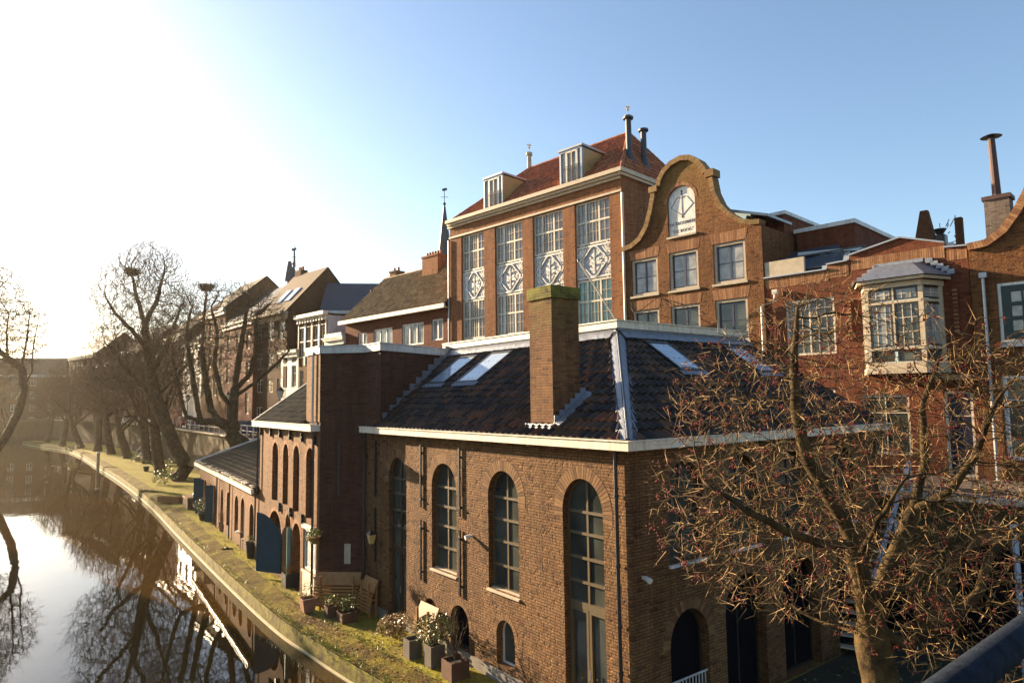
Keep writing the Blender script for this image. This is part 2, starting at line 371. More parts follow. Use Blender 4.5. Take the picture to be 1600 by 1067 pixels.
# ================================================================== SETTING
# water
mw, nt, b = new_mat('canal_water'); tc = N(nt, 'ShaderNodeTexCoord')
mp = N(nt, 'ShaderNodeMapping'); mp.inputs['Scale'].default_value = (1, 1, 1); nt.links.new(tc.outputs['Object'], mp.inputs[0])
n1 = math_n(nt, 'ADD', noise(nt, mp.outputs[0], .9, 3, .5), math_n(nt, 'MULTIPLY', noise(nt, mp.outputs[0], 5.0, 2, .5), .12)); n2 = noise(nt, mp.outputs[0], .12, 2, .5)
nt.links.new(ramp(nt, n2, [(.3, (.035, .019, .005)), (.7, (.06, .034, .009))]), b.inputs['Base Color'])
b.inputs['Roughness'].default_value = .012; b.inputs['IOR'].default_value = 1.33; b.inputs['Specular IOR Level'].default_value = .5
bump(nt, b, n1, .018, .12); MT['water'] = mw
mb = MB(); mb.add([(-400,-40,-.62),(60,-40,-.62),(60,400,-.62),(-400,400,-.62)], [(0,1,2,3)])
tag(mb.build('canal_water', 'water'), kind='structure')
mb = MB(); mb.add([(-1500,-1500,-3),(1500,-1500,-3),(1500,1500,-3),(-1500,1500,-3)], [(0,1,2,3)])
MT['ground'] = plain('far_ground', (.10, .08, .05), .95, .3, .2, bd=0)
tag(mb.build('ground', 'ground'), kind='structure')

# quay line (top edge of the wharf, from under the bridge to the far bend)
QL = [(9.5, -6), (7.8, 1), (5.2, 7), (1.7, 12.0), (-1.4, 15.6), (-4.35, 18.85), (-6.2, 21.0), (-8.3, 23.6), (-12.9, 30.1), (-19.6, 39.8), (-27.4, 51.2), (-37.0, 64.5), (-48.0, 79.0), (-72.5, 110.5), (-91, 128), (-99, 136)]
def smooth_line(P, k=6):
    out = []
    for i in range(len(P)-1):
        p0 = Vector(P[max(i-1,0)]); p1 = Vector(P[i]); p2 = Vector(P[i+1]); p3 = Vector(P[min(i+2,len(P)-1)])
        for j in range(k):
            t = j/k; out.append(.5*((2*p1)+(-p0+p2)*t+(2*p0-5*p1+4*p2-p3)*t*t+(-p0+3*p1-3*p2+p3)*t**3))
    out.append(Vector(P[-1])); return out
QS = smooth_line(QL)
def off(P, d):
    out = []
    for i, p in enumerate(P):
        t = (P[min(i+1,len(P)-1)]-P[max(i-1,0)]).normalized(); out.append(Vector((p.x+t.y*d, p.y-t.x*d)))
    return out
q0 = QS; q1 = off(QS, .32); q2 = off(QS, .85)
inner = [Vector(p) for p in [(40, -6), (40, 5), (30, 40), (8, 30), (-3, 36), (-14, 50), (-26, 66), (-40, 82), (-54, 99), (-74, 121), (-92, 136)]]
# mossy brick terrace
mt_, nt, b = new_mat('mossy_terrace'); tc = N(nt, 'ShaderNodeTexCoord')
br = N(nt, 'ShaderNodeTexBrick'); nt.links.new(tc.outputs['Object'], br.inputs['Vector']); br.inputs['Scale'].default_value = 1
br.inputs['Brick Width'].default_value = .21; br.inputs['Row Height'].default_value = .07; br.inputs['Mortar Size'].default_value = .012
br.inputs['Color1'].default_value = (.22, .125, .065, 1); br.inputs['Color2'].default_value = (.17, .09, .05, 1); br.inputs['Mortar'].default_value = (.11, .10, .035, 1)
big = noise(nt, tc.outputs['Object'], .55, 7, .72); fin = noise(nt, tc.outputs['Object'], 9, 5, .75)
moss = ramp(nt, fin, [(.3, (.15, .135, .014)), (.55, (.34, .31, .026)), (.75, (.48, .43, .05))])
f = ramp(nt, big, [(.36, (.25, .25, .25)), (.52, (.92, .92, .92))])
f = mix(nt, .55, f, ramp(nt, fin, [(.35, (.3, .3, .3)), (.6, (1, 1, 1))]), 'MULTIPLY')
# less moss close to the houses near the camera (walked paving)
nt.links.new(mix(nt, f, br.outputs['Color'], moss), b.inputs['Base Color']); b.inputs['Roughness'].default_value = .95; b.inputs['Specular IOR Level'].default_value = .1
bump(nt, b, math_n(nt, 'ADD', fin, math_n(nt, 'MULTIPLY', br.outputs['Fac'], -.5)), .05, 1.0)
MT['terrace'] = mt_
def shoulder_mat():
    m, nt, b = new_mat('mossy_shoulder'); tc = N(nt, 'ShaderNodeTexCoord')
    a = noise(nt, tc.outputs['Object'], 1.1, 6, .7); c = noise(nt, tc.outputs['Object'], 14, 5, .75)
    k = ramp(nt, a, [(.35, (.06, .035, .018)), (.5, (.13, .10, .02)), (.68, (.26, .235, .035))])
    k = mix(nt, .85, k, ramp(nt, c, [(.3, (.35, .33, .3)), (.65, (1.2, 1.15, 1.0))]), 'MULTIPLY')
    nt.links.new(k, b.inputs['Base Color']); b.inputs['Roughness'].default_value = .95; b.inputs['Specular IOR Level'].default_value = .1
    bump(nt, b, math_n(nt, 'ADD', c, a), .06, 1.0); return m
MT['shoulder'] = shoulder_mat()
mb = MB(); n = len(q2)
poly = [(p.x, p.y) for p in q2]+[(p.x, p.y) for p in inner[::-1]]
tri = tessellate_polygon([[Vector((a, c_, 0)) for a, c_ in poly]])
mb.add([(a, c_, 0) for a, c_ in poly], [t if ((poly[t[1]][0]-poly[t[0]][0])*(poly[t[2]][1]-poly[t[0]][1])-(poly[t[1]][1]-poly[t[0]][1])*(poly[t[2]][0]-poly[t[0]][0])) > 0 else t[::-1] for t in tri])
tag(mb.build('terrace', 'terrace'), kind='structure')
def strip(mb, A, za, B, zb):
    vs = [(p.x, p.y, za) for p in A]+[(p.x, p.y, zb) for p in B]; n = len(A)
    mb.add(vs, [(i, i+1, n+i+1, n+i) for i in range(n-1)])
mb = MB(); strip(mb, q0, -.14, q1, -.06); strip(mb, q1, -.06, q2, 0)
for i in range(0): pass
tag(mb.build('terrace_shoulder', 'shoulder'), kind='structure')
mb = MB(); strip(mb, off(QS, -.05), -.7, off(QS, -.02), -.14)
tag(mb.build('quay_wall', 'brick_quay'), 'low mossy brick quay wall along the canal edge', 'quay wall')
mb = MB(); A = off(QS, -.055); B = off(QS, .0)
strip(mb, off(QS, -.12), -.63, off(QS, -.12), -.595); strip(mb, off(QS, -.12), -.595, off(QS, -.04), -.59)
tag(mb.build('waterline_strip', plain('pale_waterline', (.55, .48, .28), .6, .3, 2)), kind='structure')  # narrow pale strip along the waterline

# ================================================================== MAIN WAREHOUSE
MO = (2.33, 13.81, 0); MA = radians(-52.374)
RS = lambda u, w_, z: (-w_, u, z)      # the end wall: run u along y, facing +x
main = thing('brick_warehouse', 'brown brick canal warehouse with tall arched windows and a black tiled hipped roof', 'building', MO, MA)
mb = MB(); H_ = 6.02
arches_front = [arch(-10.5, -9.32, .03, 4.5, 5.2), arch(-7.78, -6.45, 2.17, 4.5, 5.2), arch(-4.93, -3.65, 2.2, 4.5, 5.2), arch(-2.02, -.74, .03, 4.5, 5.25),
                arch(-8.27, -7.45, .1, .85, 1.27), arch(-6.78, -5.86, .25, .95, 1.42), arch(-4.62, -3.86, .40, 1.1, 1.53)]
mb.prism([(-12.3, -.05), (0, -.05), (0, H_), (-12.3, H_)], 0, .36, arches_front, back=False)
mb.xf = RS
side_up = [arch(1.22, 2.4, 3.46, 5.0, 5.62), arch(3.35, 4.55, 3.46, 5.0, 5.62), arch(5.6, 6.8, 3.46, 5.0, 5.62), arch(8.2, 9.4, 3.46, 5.0, 5.62)]
side_lo = [arch(1.15, 2.45, .55, 1.75, 2.45), arch(3.1, 4.7, .03, 2.1, 2.85), arch(5.5, 7.2, .03, 2.1, 2.85), arch(8.2, 9.6, .03, 2.1, 2.85)]
mb.prism([(.36, -.05), (11, -.05), (11, H_), (.36, H_)], 0, .36, side_up, rim=True, back=False) if False else mb.prism([(.36, -.05), (11, -.05), (11, H_), (.36, H_)], 0, .36, side_up+side_lo, back=False)
mb.xf = None
mb.box(-12.3, 0, 10.7, 11, -.05, H_)
wall_o = mb.build('wall', 'brick_main', main)
# dark interior behind the openings
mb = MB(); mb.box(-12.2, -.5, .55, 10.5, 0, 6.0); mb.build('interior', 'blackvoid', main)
# voussoirs
mb = MB()
for a in ((-10.5,-9.32,4.5,5.2,22), (-7.78,-6.45,4.5,5.2,24), (-4.93,-3.65,4.5,5.2,24), (-2.02,-.74,4.5,5.25,26)):
    ring_arch(mb, a[0], a[1], a[2], a[3], .28, a[4]+8, -.006, .05, radians(-8), radians(188)); mb.cut()
for a in ((-8.27,-7.45,.85,1.27), (-6.78,-5.86,.95,1.42), (-4.62,-3.86,1.1,1.53)): ring_arch(mb, *a, .13, 18, -.006, .05); mb.cut()
mb.xf = RS
for a in ((1.22,2.4),(3.35,4.55),(5.6,6.8),(8.2,9.4)): ring_arch(mb, a[0], a[1], 5.0, 5.62, .24, 24, -.006, .05); mb.cut()
for a in ((1.15,2.45,1.75,2.45),(3.1,4.7,2.1,2.85),(5.5,7.2,2.1,2.85),(8.2,9.6,2.1,2.85)): ring_arch(mb, *a, .24, 26, -.006, .05); mb.cut()
mb.build('arch_bricks', 'vouss', main)
# arched windows
def arched_window(parent, x0, x1, z0, zs, zt, y, fm, gm, hb, fw=.055, door=None, xf=None, mull=True, name='window'):
    mb = MB(xf); o = arch(x0, x1, z0, zs, zt, 18); cx = (x0+x1)/2
    i_ = arch(x0+fw, x1-fw, z0+fw, zs, zt-fw, 18); d = .07
    mb.prism(o, y, y+d, [i_])
    top = zt-fw
    if mull: mb.box(cx-.03, cx+.03, y+.004, y+d-.004, (door or z0)+fw, top-.002)
    for h in hb: mb.box(x0+fw, x1-fw, y-.012, y+d-.008, h-.03, h+.03)
    f = mb.build(name, fm, parent)
    g = MB(xf); g.prism(arch(x0+fw*.5, x1-fw*.5, z0+fw*.5, zs, zt-fw*.5, 18), y+.04, y+.052); g.build('pane', gm, f)
    if door:
        q = MB(xf); q.box(x0+fw, x1-fw, y-.02, y+d, door-.09, door+.05); q.build('transom', fm, f)
        for (a, c_) in ((x0+fw, cx-.01), (cx+.01, x1-fw)):
            l = MB(xf); s = .07
            l.box(a, a+s, y-.015, y+d-.02, z0+.06, door-.09); l.box(c_-s, c_, y-.015, y+d-.02, z0+.06, door-.09)
            l.box(a+s, c_-s, y-.015, y+d-.02, z0+.06, z0+.2); l.box(a+s, c_-s, y-.015, y+d-.02, door-.16, door-.09)
            lf = l.build('door_leaf', fm, f)
        h = MB(xf); h.tube([(cx+.05, y-.05, z0+.95), (cx+.05, y-.05, z0+1.15)], .014, 6); h.tube([(cx+.05, y-.05, z0+1.05), (cx+.05, y, z0+1.05)], .01, 6); h.build('handle', 'zinc', f)
    return f
BARS = [4.5, 4.03, 3.5, 2.98]
arched_window(main, -10.5, -9.32, .03, 4.5, 5.2, .13, 'darkframe', 'glass', [4.5, 4.03, 3.5, 2.98], door=2.35)
arched_window(main, -7.78, -6.45, 2.17, 4.5, 5.2, .15, 'olive', 'glass', [4.5, 3.95, 3.4, 2.8])
arched_window(main, -4.93, -3.65, 2.2, 4.5, 5.2, .15, 'olive', 'glass', [4.5, 3.95, 3.4, 2.8])
arched_window(main, -2.02, -.74, .03, 4.5, 5.25, .15, 'olive', 'glass', [4.5, 4.03, 3.5, 2.98], door=2.5)
arched_window(main, -8.27, -7.45, .1, .85, 1.27, .2, 'olive', 'amber', [], mull=False)
arched_window(main, -6.78, -5.86, .25, .95, 1.42, .2, 'darkframe', 'blackvoid', [], mull=False)
arched_window(main, -4.62, -3.86, .40, 1.1, 1.53, .2, 'white', 'glass', [], fw=.035, mull=False)
for a in ((1.22,2.4),(3.35,4.55),(5.6,6.8),(8.2,9.4)): arched_window(main, a[0], a[1], 3.46, 5.0, 5.62, .14, 'darkframe', 'glass', [5.0, 4.5, 4.0], xf=RS)
arched_window(main, 1.15, 2.45, .55, 1.75, 2.45, .2, 'darkframe', 'blackvoid', [], mull=False, xf=RS)
mb = MB(RS)
for i in range(11): mb.box(1.25+i*.11, 1.27+i*.11, .05, .07, .55, 1.0)
mb.box(1.15, 2.45, .045, .075, 1.0, 1.03); mb.build('window_guard', 'greypaint', main)
# side archways: dark glazed doors
for a in ((3.1,4.7),(5.5,7.2),(8.2,9.6)):
    arched_window(main, a[0], a[1], .03, 2.1, 2.85, .25, 'black', 'blackvoid', [2.1], xf=RS)
# sills
for a in ((-7.78,-6.45,2.17),(-4.93,-3.65,2.2)):
    mb = MB(); mb.hexa([(a[0]-.04,-.06,a[2]-.07),(a[1]+.04,-.06,a[2]-.07),(a[1]+.04,.15,a[2]-.02),(a[0]-.04,.15,a[2]-.02)],[(a[0]-.04,-.06,a[2]-.03),(a[1]+.04,-.06,a[2]-.03),(a[1]+.04,.15,a[2]+.02),(a[0]-.04,.15,a[2]+.02)])
    mb.build('window_sill', 'stone', main)
for a in ((1.22,2.4),(3.35,4.55),(5.6,6.8),(8.2,9.4)):
    mb = MB(RS); mb.box(a[0]-.04, a[1]+.04, -.06, .14, 3.39, 3.455); mb.build('window_sill', 'greypaint', main)
# plinth
mb = MB(); mb.box(-9.25, -2.1, -.05, -.003, -.03, .28); mb.cut(); mb.box(-12.0, -10.55, -.05, -.003, -.03, .28); mb.cut(); mb.box(-.7, .05, -.05, -.003, -.03, .3); mb.build('plinth', plain('grey_plinth', (.26,.23,.19), .9, .4, 2), main)
# wall anchors: long flat iron bars with pins
for x in (-11.4, -8.35, -6.22):
    for (z0, z1) in ((3.82, 5.68), (1.70, 3.46)):
        mb = MB(); mb.box(x-.035, x+.035, -.075, -.03, z0, z1)
        for z in (z0+.25, z1-.25) : mb.box(x-.02, x+.02, -.03, 0, z-.03, z+.03)
        zz = z0+.22 if z0 > 3 else z1-.2
        mb.box(x-.09, x+.09, -.10, -.06, zz-.02, zz+.02); mb.build('wall_anchor', 'black', main)
# eaves boarding and gutter
mb = MB()
mb.box(-12.05, .34, -.34, -.24, 5.95, 6.13); mb.box(.24, .34, -.24, 11.3, 5.95, 6.13)
mb.box(-12.05, .37, -.37, -.20, 6.13, 6.155); mb.box(.20, .37, -.20, 11.3, 6.13, 6.155)
mb.build('gutter', 'cream', main)
mb = MB(); mb.box(-12.3, .24, -.24, -.004, 5.97, 6.0); mb.box(.004, .24, -.004, 11.2, 5.97, 6.0)
for i in range(14): mb.box(-12.0+i*.9, -11.9+i*.9, -.24, -.004, 5.9, 5.965)
mb.build('soffit', 'wood', main)
# flat top with fascia and lead flashing
mb = MB(); mb.box(-13.0, -3.62, 3.62, 3.75, 9.0, 9.2); mb.box(-3.75, -3.62, 3.75, 10.1, 9.0, 9.2); mb.box(-13.0, -3.58, 3.58, 3.78, 9.2, 9.235); mb.box(-3.79, -3.58, 3.78, 10.1, 9.2, 9.235)
mb.build('roof_fascia', 'cream', main)
mb = MB(); mb.box(-13, -3.75, 3.75, 10.1, 8.6, 9.19); mb.build('flat_roof', 'roofing', main)
# tiled slopes
L_ = sqrt(3.97**2+2.72**2); UPF = (0, 3.97, 2.72); UPR = (-3.97, 0, 2.72)
mb = MB(); mb.add([(-12.3,-.2,6.05),(.2,-.2,6.05),(-3.75,3.75,8.8),(-13,3.75,8.8)], [(0,1,2,3)]); mb.add([(.2,-.2,6.05),(.2,11.2,6.05),(-3.75,10.0,8.8),(-3.75,3.75,8.8)], [(0,1,2,3)])
mb.add([(.2,11.2,6.05),(-12.3,11.2,6.05),(-12.3,10,8.8),(-3.75,10,8.8)], [(0,1,2,3)])
mb.build('roof_deck', 'roofing', main)
tiles('roof_tiles', main, (0,-.22,6.1), (1,0,0), UPF, -11.15, .10, -12.6, -3.95, L_-.12, per=.235, row=.33, amp=.075, step=.045)
tiles('roof_tiles', main, (.22,0,6.1), (0,1,0), UPR, -.10, 11.15, 3.95, 10.0, L_-.12, per=.235, row=.33, amp=.075, step=.045)
# lead: hip, top apron
def lead_strip(mb, P, Q, side, wd, n=26, th=.012, lift=.075, wave=.03):
    P = Vector(P); Q = Vector(Q); side = Vector(side).normalized(); nr = (Q-P).normalized().cross(side).normalized()
    if nr.z < 0: nr = -nr
    vs = []
    for i in range(n+1):
        c = P+(Q-P)*(i/n); ww = wd+random.uniform(-wave, wave)
        vs += [c+nr*(lift+.02), c+side*ww*.5+nr*(lift+random.uniform(0,.012)), c+side*ww+nr*(lift-.035)]
    mb.add(vs, [f_ for i in range(n) for f_ in ((3*i, 3*i+1, 3*i+4, 3*i+3), (3*i+1, 3*i+2, 3*i+5, 3*i+4))])
mb = MB(); hp = (.22,-.22,6.1); ht = (-3.75,3.75,8.83)
lead_strip(mb, hp, ht, (-1,-.05,0) , .26); lead_strip(mb, hp, ht, (0.05,1,0), .30)
mb.tube([(.22,-.22,6.2), (-3.75,3.75,8.93)], .022, 6); mb.build('hip_flashing', 'lead', main, True)
mb = MB(); lead_strip(mb, (-12.7,3.70,8.86), (-3.72,3.70,8.86), (0,-3.97,-2.72), .34, 90, lift=.09, wave=.02); lead_strip(mb, (-3.70,3.72,8.86), (-3.70,10,8.86), (3.97,0,-2.72), .34, 60, lift=.09, wave=.02)
mb.box(-12.7, -3.73, 3.68, 3.74, 8.8, 9.0); mb.box(-3.74, -3.68, 3.74, 10, 8.8, 9.0); mb.build('top_flashing', 'lead', main)
# rooflights
def rooflight(org, ax, up, x0, x1, t0, t1):
    org = Vector(org); ax = Vector(ax).normalized(); up = Vector(up).normalized(); nr = ax.cross(up)
    X = lambda x, y, z: tuple(org+ax*x+up*z-nr*y)
    mb = MB(X); f = .07; mb.box(x0, x0+f, -.13, 0, t0, t1); mb.box(x1-f, x1, -.13, 0, t0, t1); mb.box(x0+f, x1-f, -.13, 0, t0, t0+f); mb.box(x0+f, x1-f, -.14, 0, t1-f*1.6, t1)
    fr = mb.build('rooflight', 'black', main)
    g = MB(X); g.box(x0+f*.8, x1-f*.8, -.115, -.1, t0+f*.8, t1-f*1.4); g.build('pane', 'glass_sky', fr)
    g = MB(X); g.add([(x0-.08+i*(x1-x0+.16)/24, -.09-(.03 if i % 2 else 0), z) for z in (t0, t0-.22) for i in range(25)], [(i, i+1, 26+i, 25+i) for i in range(24)]); g.build('apron', 'lead', fr)
OF = (0,-.22,6.1); ORR = (.22,0,6.1)
rooflight(OF, (1,0,0), UPF, -11.1, -9.98, 2.5, 4.25); rooflight(OF, (1,0,0), UPF, -9.2, -8.0, 2.5, 4.3)
rooflight(ORR, (0,1,0), UPR, 4.35, 5.35, 2.75, 4.3); rooflight(ORR, (0,1,0), UPR, 8.1, 9.1, 2.75, 4.3)
# chimney
mb = MB(); mb.box(-3.26, -2.42, .12, 1.0, 6.1, 9.42); c_o = mb.build('chimney', 'brick_chim', main)
mb = MB(); mb.box(-3.30, -2.38, .08, 1.04, 9.42, 9.72); mb.build('chimney_cap', brick_mat('mossy_cap', (.20,.15,.04), (.14,.11,.03), (.10,.09,.03), moss=(.19,.18,.03), moss_z=(9.3,9.6)), c_o)
mb = MB(); mb.tube([(-2.75,.6,9.72),(-2.75,.6,9.78)], [.18,.15], 12); mb.tube([(-2.75+.13*cos(t),.6,9.78+.14*sin(t)) for t in [pi*i/8 for i in range(9)]], .014, 6); mb.box(-3.1,-2.97,.5,.65,9.72,9.82); mb.build('cowl', 'black', c_o)
mb = MB(); mb.box(-3.36, -2.33, .02, .12, 6.1, 6.42);
for i in range(6): mb.box(-2.4, -2.375, .12+i*.17, .29+i*.17, 6.3+i*.12, 6.62+i*.13)
mb.hexa([(-2.42,.1,6.36),(-2.12,.1,6.36),(-2.12,1.15,7.08),(-2.4,1.15,7.08)],[(-2.4,.1,6.46),(-2.12,.1,6.42),(-2.12,1.15,7.14),(-2.4,1.15,7.20)])
mb.build('chimney_flashing', 'lead', c_o)
# pipes
mb = MB(); mb.tube([(-.26,-.09,5.98),(-.26,-.09,.0)], .042, 10)
for z in (5.0, 3.6, 2.4, 1.5, .6): mb.tube([(-.26,-.09,z-.03),(-.26,-.09,z+.03)], .058, 10)
mb.build('downpipe', 'black', main)
mb = MB(); mb.tube([(-11.8,-.22,5.95),(-11.85,-.2,5.8),(-12.15,-.08,5.2),(-12.2,-.08,5.0),(-12.2,-.08,0)], .045, 8); mb.build('downpipe', 'black', main)
# camera housings
for P_, xf in (((-5.67,3.38), None), ((.35,3.35), RS)):
    mb = MB(xf); mb.box(P_[0]-.03, P_[0]+.03, -.1, 0, P_[1]-.03, P_[1]+.03); mb.tube([(P_[0],-.08,P_[1]),(P_[0]-.02,-.22,P_[1]-.03)], [.05,.062], 10); mb.build('security_camera', 'white', main)

# ================================================================== QUAY HOUSE (block B)
BP = Matrix.Rotation(MA, 3, 'Z') @ Vector((-13.42, -1.18, 0)) + Vector(MO); BA = radians(-55)
qh = thing('quay_house', 'buff brick quay house with four tall blind arches and a tower darkened for shade', 'building', tuple(BP), BA)
def m2b(x, y):
    d = MA-BA; x -= -13.42; y -= -1.18; return (x*cos(d)-y*sin(d), x*sin(d)+y*cos(d))
p2 = m2b(-12.31, -.012); p3 = m2b(-11.12, -.012); p3b = m2b(-11.12, .0); p4 = m2b(-12.62, 3.7); p5 = m2b(-15, 6)
def extr(mb, poly, z0, z1, top=True):
    n = len(poly); mb.add([(a, c, z0) for a, c in poly]+[(a, c, z1) for a, c in poly], [(i, (i+1) % n, n+(i+1) % n, n+i) for i in range(n)]+([tuple(range(n, 2*n))] if top else []))
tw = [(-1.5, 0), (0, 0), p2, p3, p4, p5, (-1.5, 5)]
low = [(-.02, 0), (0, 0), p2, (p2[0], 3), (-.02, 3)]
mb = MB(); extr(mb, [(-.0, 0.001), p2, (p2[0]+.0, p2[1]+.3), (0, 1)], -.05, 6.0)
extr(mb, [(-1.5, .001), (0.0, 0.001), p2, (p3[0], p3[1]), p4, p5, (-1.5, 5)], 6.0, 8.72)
mb.build('shade_tone_wall', 'brick_shade', qh)
mb = MB(); mb.box(-1.5, -.02, -.02, 0, 6.3, 8.72); mb.build('lit_tone_strip', 'brick_yellow', qh)  # yellower brick paints the sunlit face of the tower
def offpoly(poly, d):
    out = []; n = len(poly)
    for i in range(n):
        a = Vector(poly[i-1]); b_ = Vector(poly[i]); c = Vector(poly[(i+1) % n])
        d1 = (b_-a).normalized(); d2 = (c-b_).normalized(); n1 = Vector((d1.y, -d1.x)); n2 = Vector((d2.y, -d2.x))
        k = (n1+n2); k = k/max(.3, k.dot(n1)); out.append((b_.x+k.x*d, b_.y+k.y*d))
    return out
mb = MB(); o1 = offpoly(tw, .07); o2 = offpoly(tw, .10)
extr(mb, o1, 8.72, 8.96); extr(mb, o2, 8.965, 9.0); mb.build('parapet_fascia', 'greypaint', qh)
# stepped flashing on the tower's flank
mb = MB(); a3 = Vector(p3); a4 = Vector(p4); dr = (a4-a3).normalized(); nn = Vector((dr.y, -dr.x))
for i in range(11):
    s0 = .1+i*.36; s1 = s0+.36; fr_ = s0/(a4-a3).length; z0 = 6.12+fr_*2.75; h = .36
    q = [a3+dr*s0+nn*.004, a3+dr*s1+nn*.004, a3+dr*s1+nn*.02, a3+dr*s0+nn*.02]
    mb.hexa([(p.x, p.y, z0-.1) for p in q], [(p.x, p.y, z0+h+.08) for p in q])
q = [a3+nn*.02, a4+nn*.02, a4+nn*.16, a3+nn*.16]; zz = (6.25, 9.0, 9.0, 6.25)
mb.hexa([(p.x, p.y, z-.05) for p, z in zip(q, zz)], [(p.x, p.y, z+.03) for p, z in zip(q, zz)])
mb.build('step_flashing', 'lead', qh)
# front wall
mb = MB()
ups = [(-5.95,-5.1,2.95), (-4.4,-3.7,2.95), (-3.05,-2.3,2.85), (-1.5,-.62,2.8)]
holes = [arch(a, c, z, 4.9, 5.35) for a, c, z in ups]
lows = [(-6.35,-4.45,.03,1.6,2.55), (-3.95,-3.25,.03,2.2,2.65), (-3.0,-2.05,.03,1.9,2.45)]
holes += [arch(*a) for a in lows]+[rect(-1.72, -.36, .95, 2.4)]
mb.prism([(-7.9,-.05),(-.02,-.05),(-.02,6.0),(-7.9,6.0)], 0, .4, holes, back=False); mb.box(-7.9,-7.6,.4,4.2,-.05,6.0)
mb.build('wall', 'brick_B', qh)
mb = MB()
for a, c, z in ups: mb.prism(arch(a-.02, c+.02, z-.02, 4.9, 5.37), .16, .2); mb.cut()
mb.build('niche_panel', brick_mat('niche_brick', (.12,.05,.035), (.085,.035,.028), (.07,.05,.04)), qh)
mb = MB()
for a in lows: mb.prism(arch(a[0]-.02, a[1]+.02, a[2]-.02, a[3], a[4]+.02), .3, .34); mb.cut()
mb.build('dark_doorway', plain('maroon_door', (.05,.018,.014), .7, .3, 2), qh)
f_ = grid_window(qh, -1.72, -.36, .95, 2.4, .05, 'cream', 'glass_pale', vb=[-1.04], hb=[2.0], fw=.09)
mb = MB(); mb.box(-1.8, -.3, -.05, .05, 2.42, 2.6); mb.build('stone_lintel', 'cream', qh); mb = MB(); mb.box(-1.78, -.32, -.05, .05, .86, .94); mb.build('window_sill', 'cream', qh); mb = MB(); mb.box(-1.7,-.4,-.02,.02,.1,.85); mb.build('door_panel', 'cream', qh)
mb = MB()
for a, c, z in ups: ring_arch(mb, a, c, 4.9, 5.35, .16, 16, -.006, .03); mb.cut()
for a in lows: ring_arch(mb, a[0], a[1], a[3], a[4], .16, 20, -.006, .03); mb.cut()
mb.build('arch_bricks', 'vouss_red', qh)
# door leaf standing open
mb = MB(); P = Vector((-4.4, -.02, 0)); Q = Vector((-5.5, -.68, 0)); dd = (Q-P); nrm = Vector((-dd.y, dd.x, 0)).normalized()*.03
n = 14; prof = [(0, .22), (1, .22)]+[(1-i/n, 1.72+.83*sin(pi/2*(1-i/n))**.8) for i in range(n+1)]
vs = [tuple(P+dd*t+nrm+Vector((0,0,z))) for t, z in prof]+[tuple(P+dd*t-nrm+Vector((0,0,z))) for t, z in prof]; k = len(prof)
mb.add(vs, [tuple(range(k)), tuple(range(2*k-1, k-1, -1))]+[(i, k+i, k+(i+1) % k, (i+1) % k) for i in range(k)])
dl = mb.build('door_leaf', 'teal', qh)
mb = MB()
for z in (.45, 1.3): 
    q = P+dd*.04+nrm*1.3; r = P+dd*.96+nrm*1.3; mb.bar(q+Vector((0,0,z)), r+Vector((0,0,z)), .02, .07)
    q = P+dd*.04-nrm*1.3; r = P+dd*.96-nrm*1.3; mb.bar(q+Vector((0,0,z)), r+Vector((0,0,z)), .02, .07)
mb.build('ledge', 'teal', dl)
mb = MB(); mb.box(-3.28, -3.24, -.14, 0, .1, 2.2); o = mb.build('door_leaf', plain('pale_teal_edge', (.16,.34,.32), .5, .2, 3), qh)
# iron anchors
for x, z in [(-7.7,5.75),(-6.1,5.75),(-4.75,5.75),(-3.4,5.72),(-1.9,5.7),(-.45,5.65),(-4.65,2.8),(-3.2,2.78),(-1.75,2.72)]:
    mb = MB(); mb.box(x-.05, x+.05, -.1, 0, z-.17, z+.17)
    mb.hexa([(x-.13,-.09,z),(x,-.09,z-.09),(x+.13,-.09,z),(x,-.09,z+.09)],[(x-.13,-.05,z),(x,-.05,z-.09),(x+.13,-.05,z),(x,-.05,z+.09)]); mb.build('wall_anchor', 'black', qh)
mb = MB(); mb.box(-8.0, .02, -.36, -.26, 5.98, 6.2); mb.box(-8.0, .05, -.39, -.22, 6.2, 6.225); mb.box(-.1,.02,-.26,-.02,5.98,6.2); mb.build('gutter', 'cream', qh)
mb = MB(); mb.box(-7.95, -.02, -.26, -.004, 6.0, 6.04); mb.build('soffit', 'black', qh)
mb = MB(); mb.add([(-7.9,-.25,6.12),(-1.5,-.25,6.12),(-1.5,4.0,9.05),(-7.9,4.0,9.05)], [(0,1,2,3)]); mb.add([(-7.9,4.0,9.05),(-1.5,4.0,9.05),(-1.5,7.5,6.5),(-7.9,7.5,6.5)], [(0,1,2,3)]); mb.add([(-7.9,-.2,6),(-7.9,4,9.0),(-7.9,7.5,6)], [(0,1,2)]); mb.build('roof_deck', 'roofing', qh)
tiles('roof_tiles', qh, (0,-.25,6.16), (1,0,0), (0,4.25,2.95), -7.95, -1.52, -7.95, -1.52, 5.15, per=.24, row=.33, mat='tiles_moss', amp=.05)
mb = MB(); mb.bar((-8.0,-.3,6.2), (-8.0,4.0,9.2), .1, .08); mb.build('verge_board', 'cream', qh)
mb = MB(XZ)
u_ = Vector((0,4.25,2.95)).normalized(); nr = Vector((1,0,0)).cross(u_)
X = lambda x, y, z: tuple(Vector((0,-.25,6.16))+Vector((1,0,0))*x+u_*z-nr*y)
mb.xf = X; mb.box(-3.1, -2.3, -.13, 0, 1.2, 2.3); ro = mb.build('rooflight', 'black', qh); g = MB(X); g.box(-3.04,-2.36,-.15,-.13,1.26,2.22); g.build('pane', 'glass_sky', ro)
mb = MB(); mb.tube([(-.55,-.1,8.8),(-.55,-.1,6.25)], .04, 8); mb.build('downpipe', 'zinc', qh)
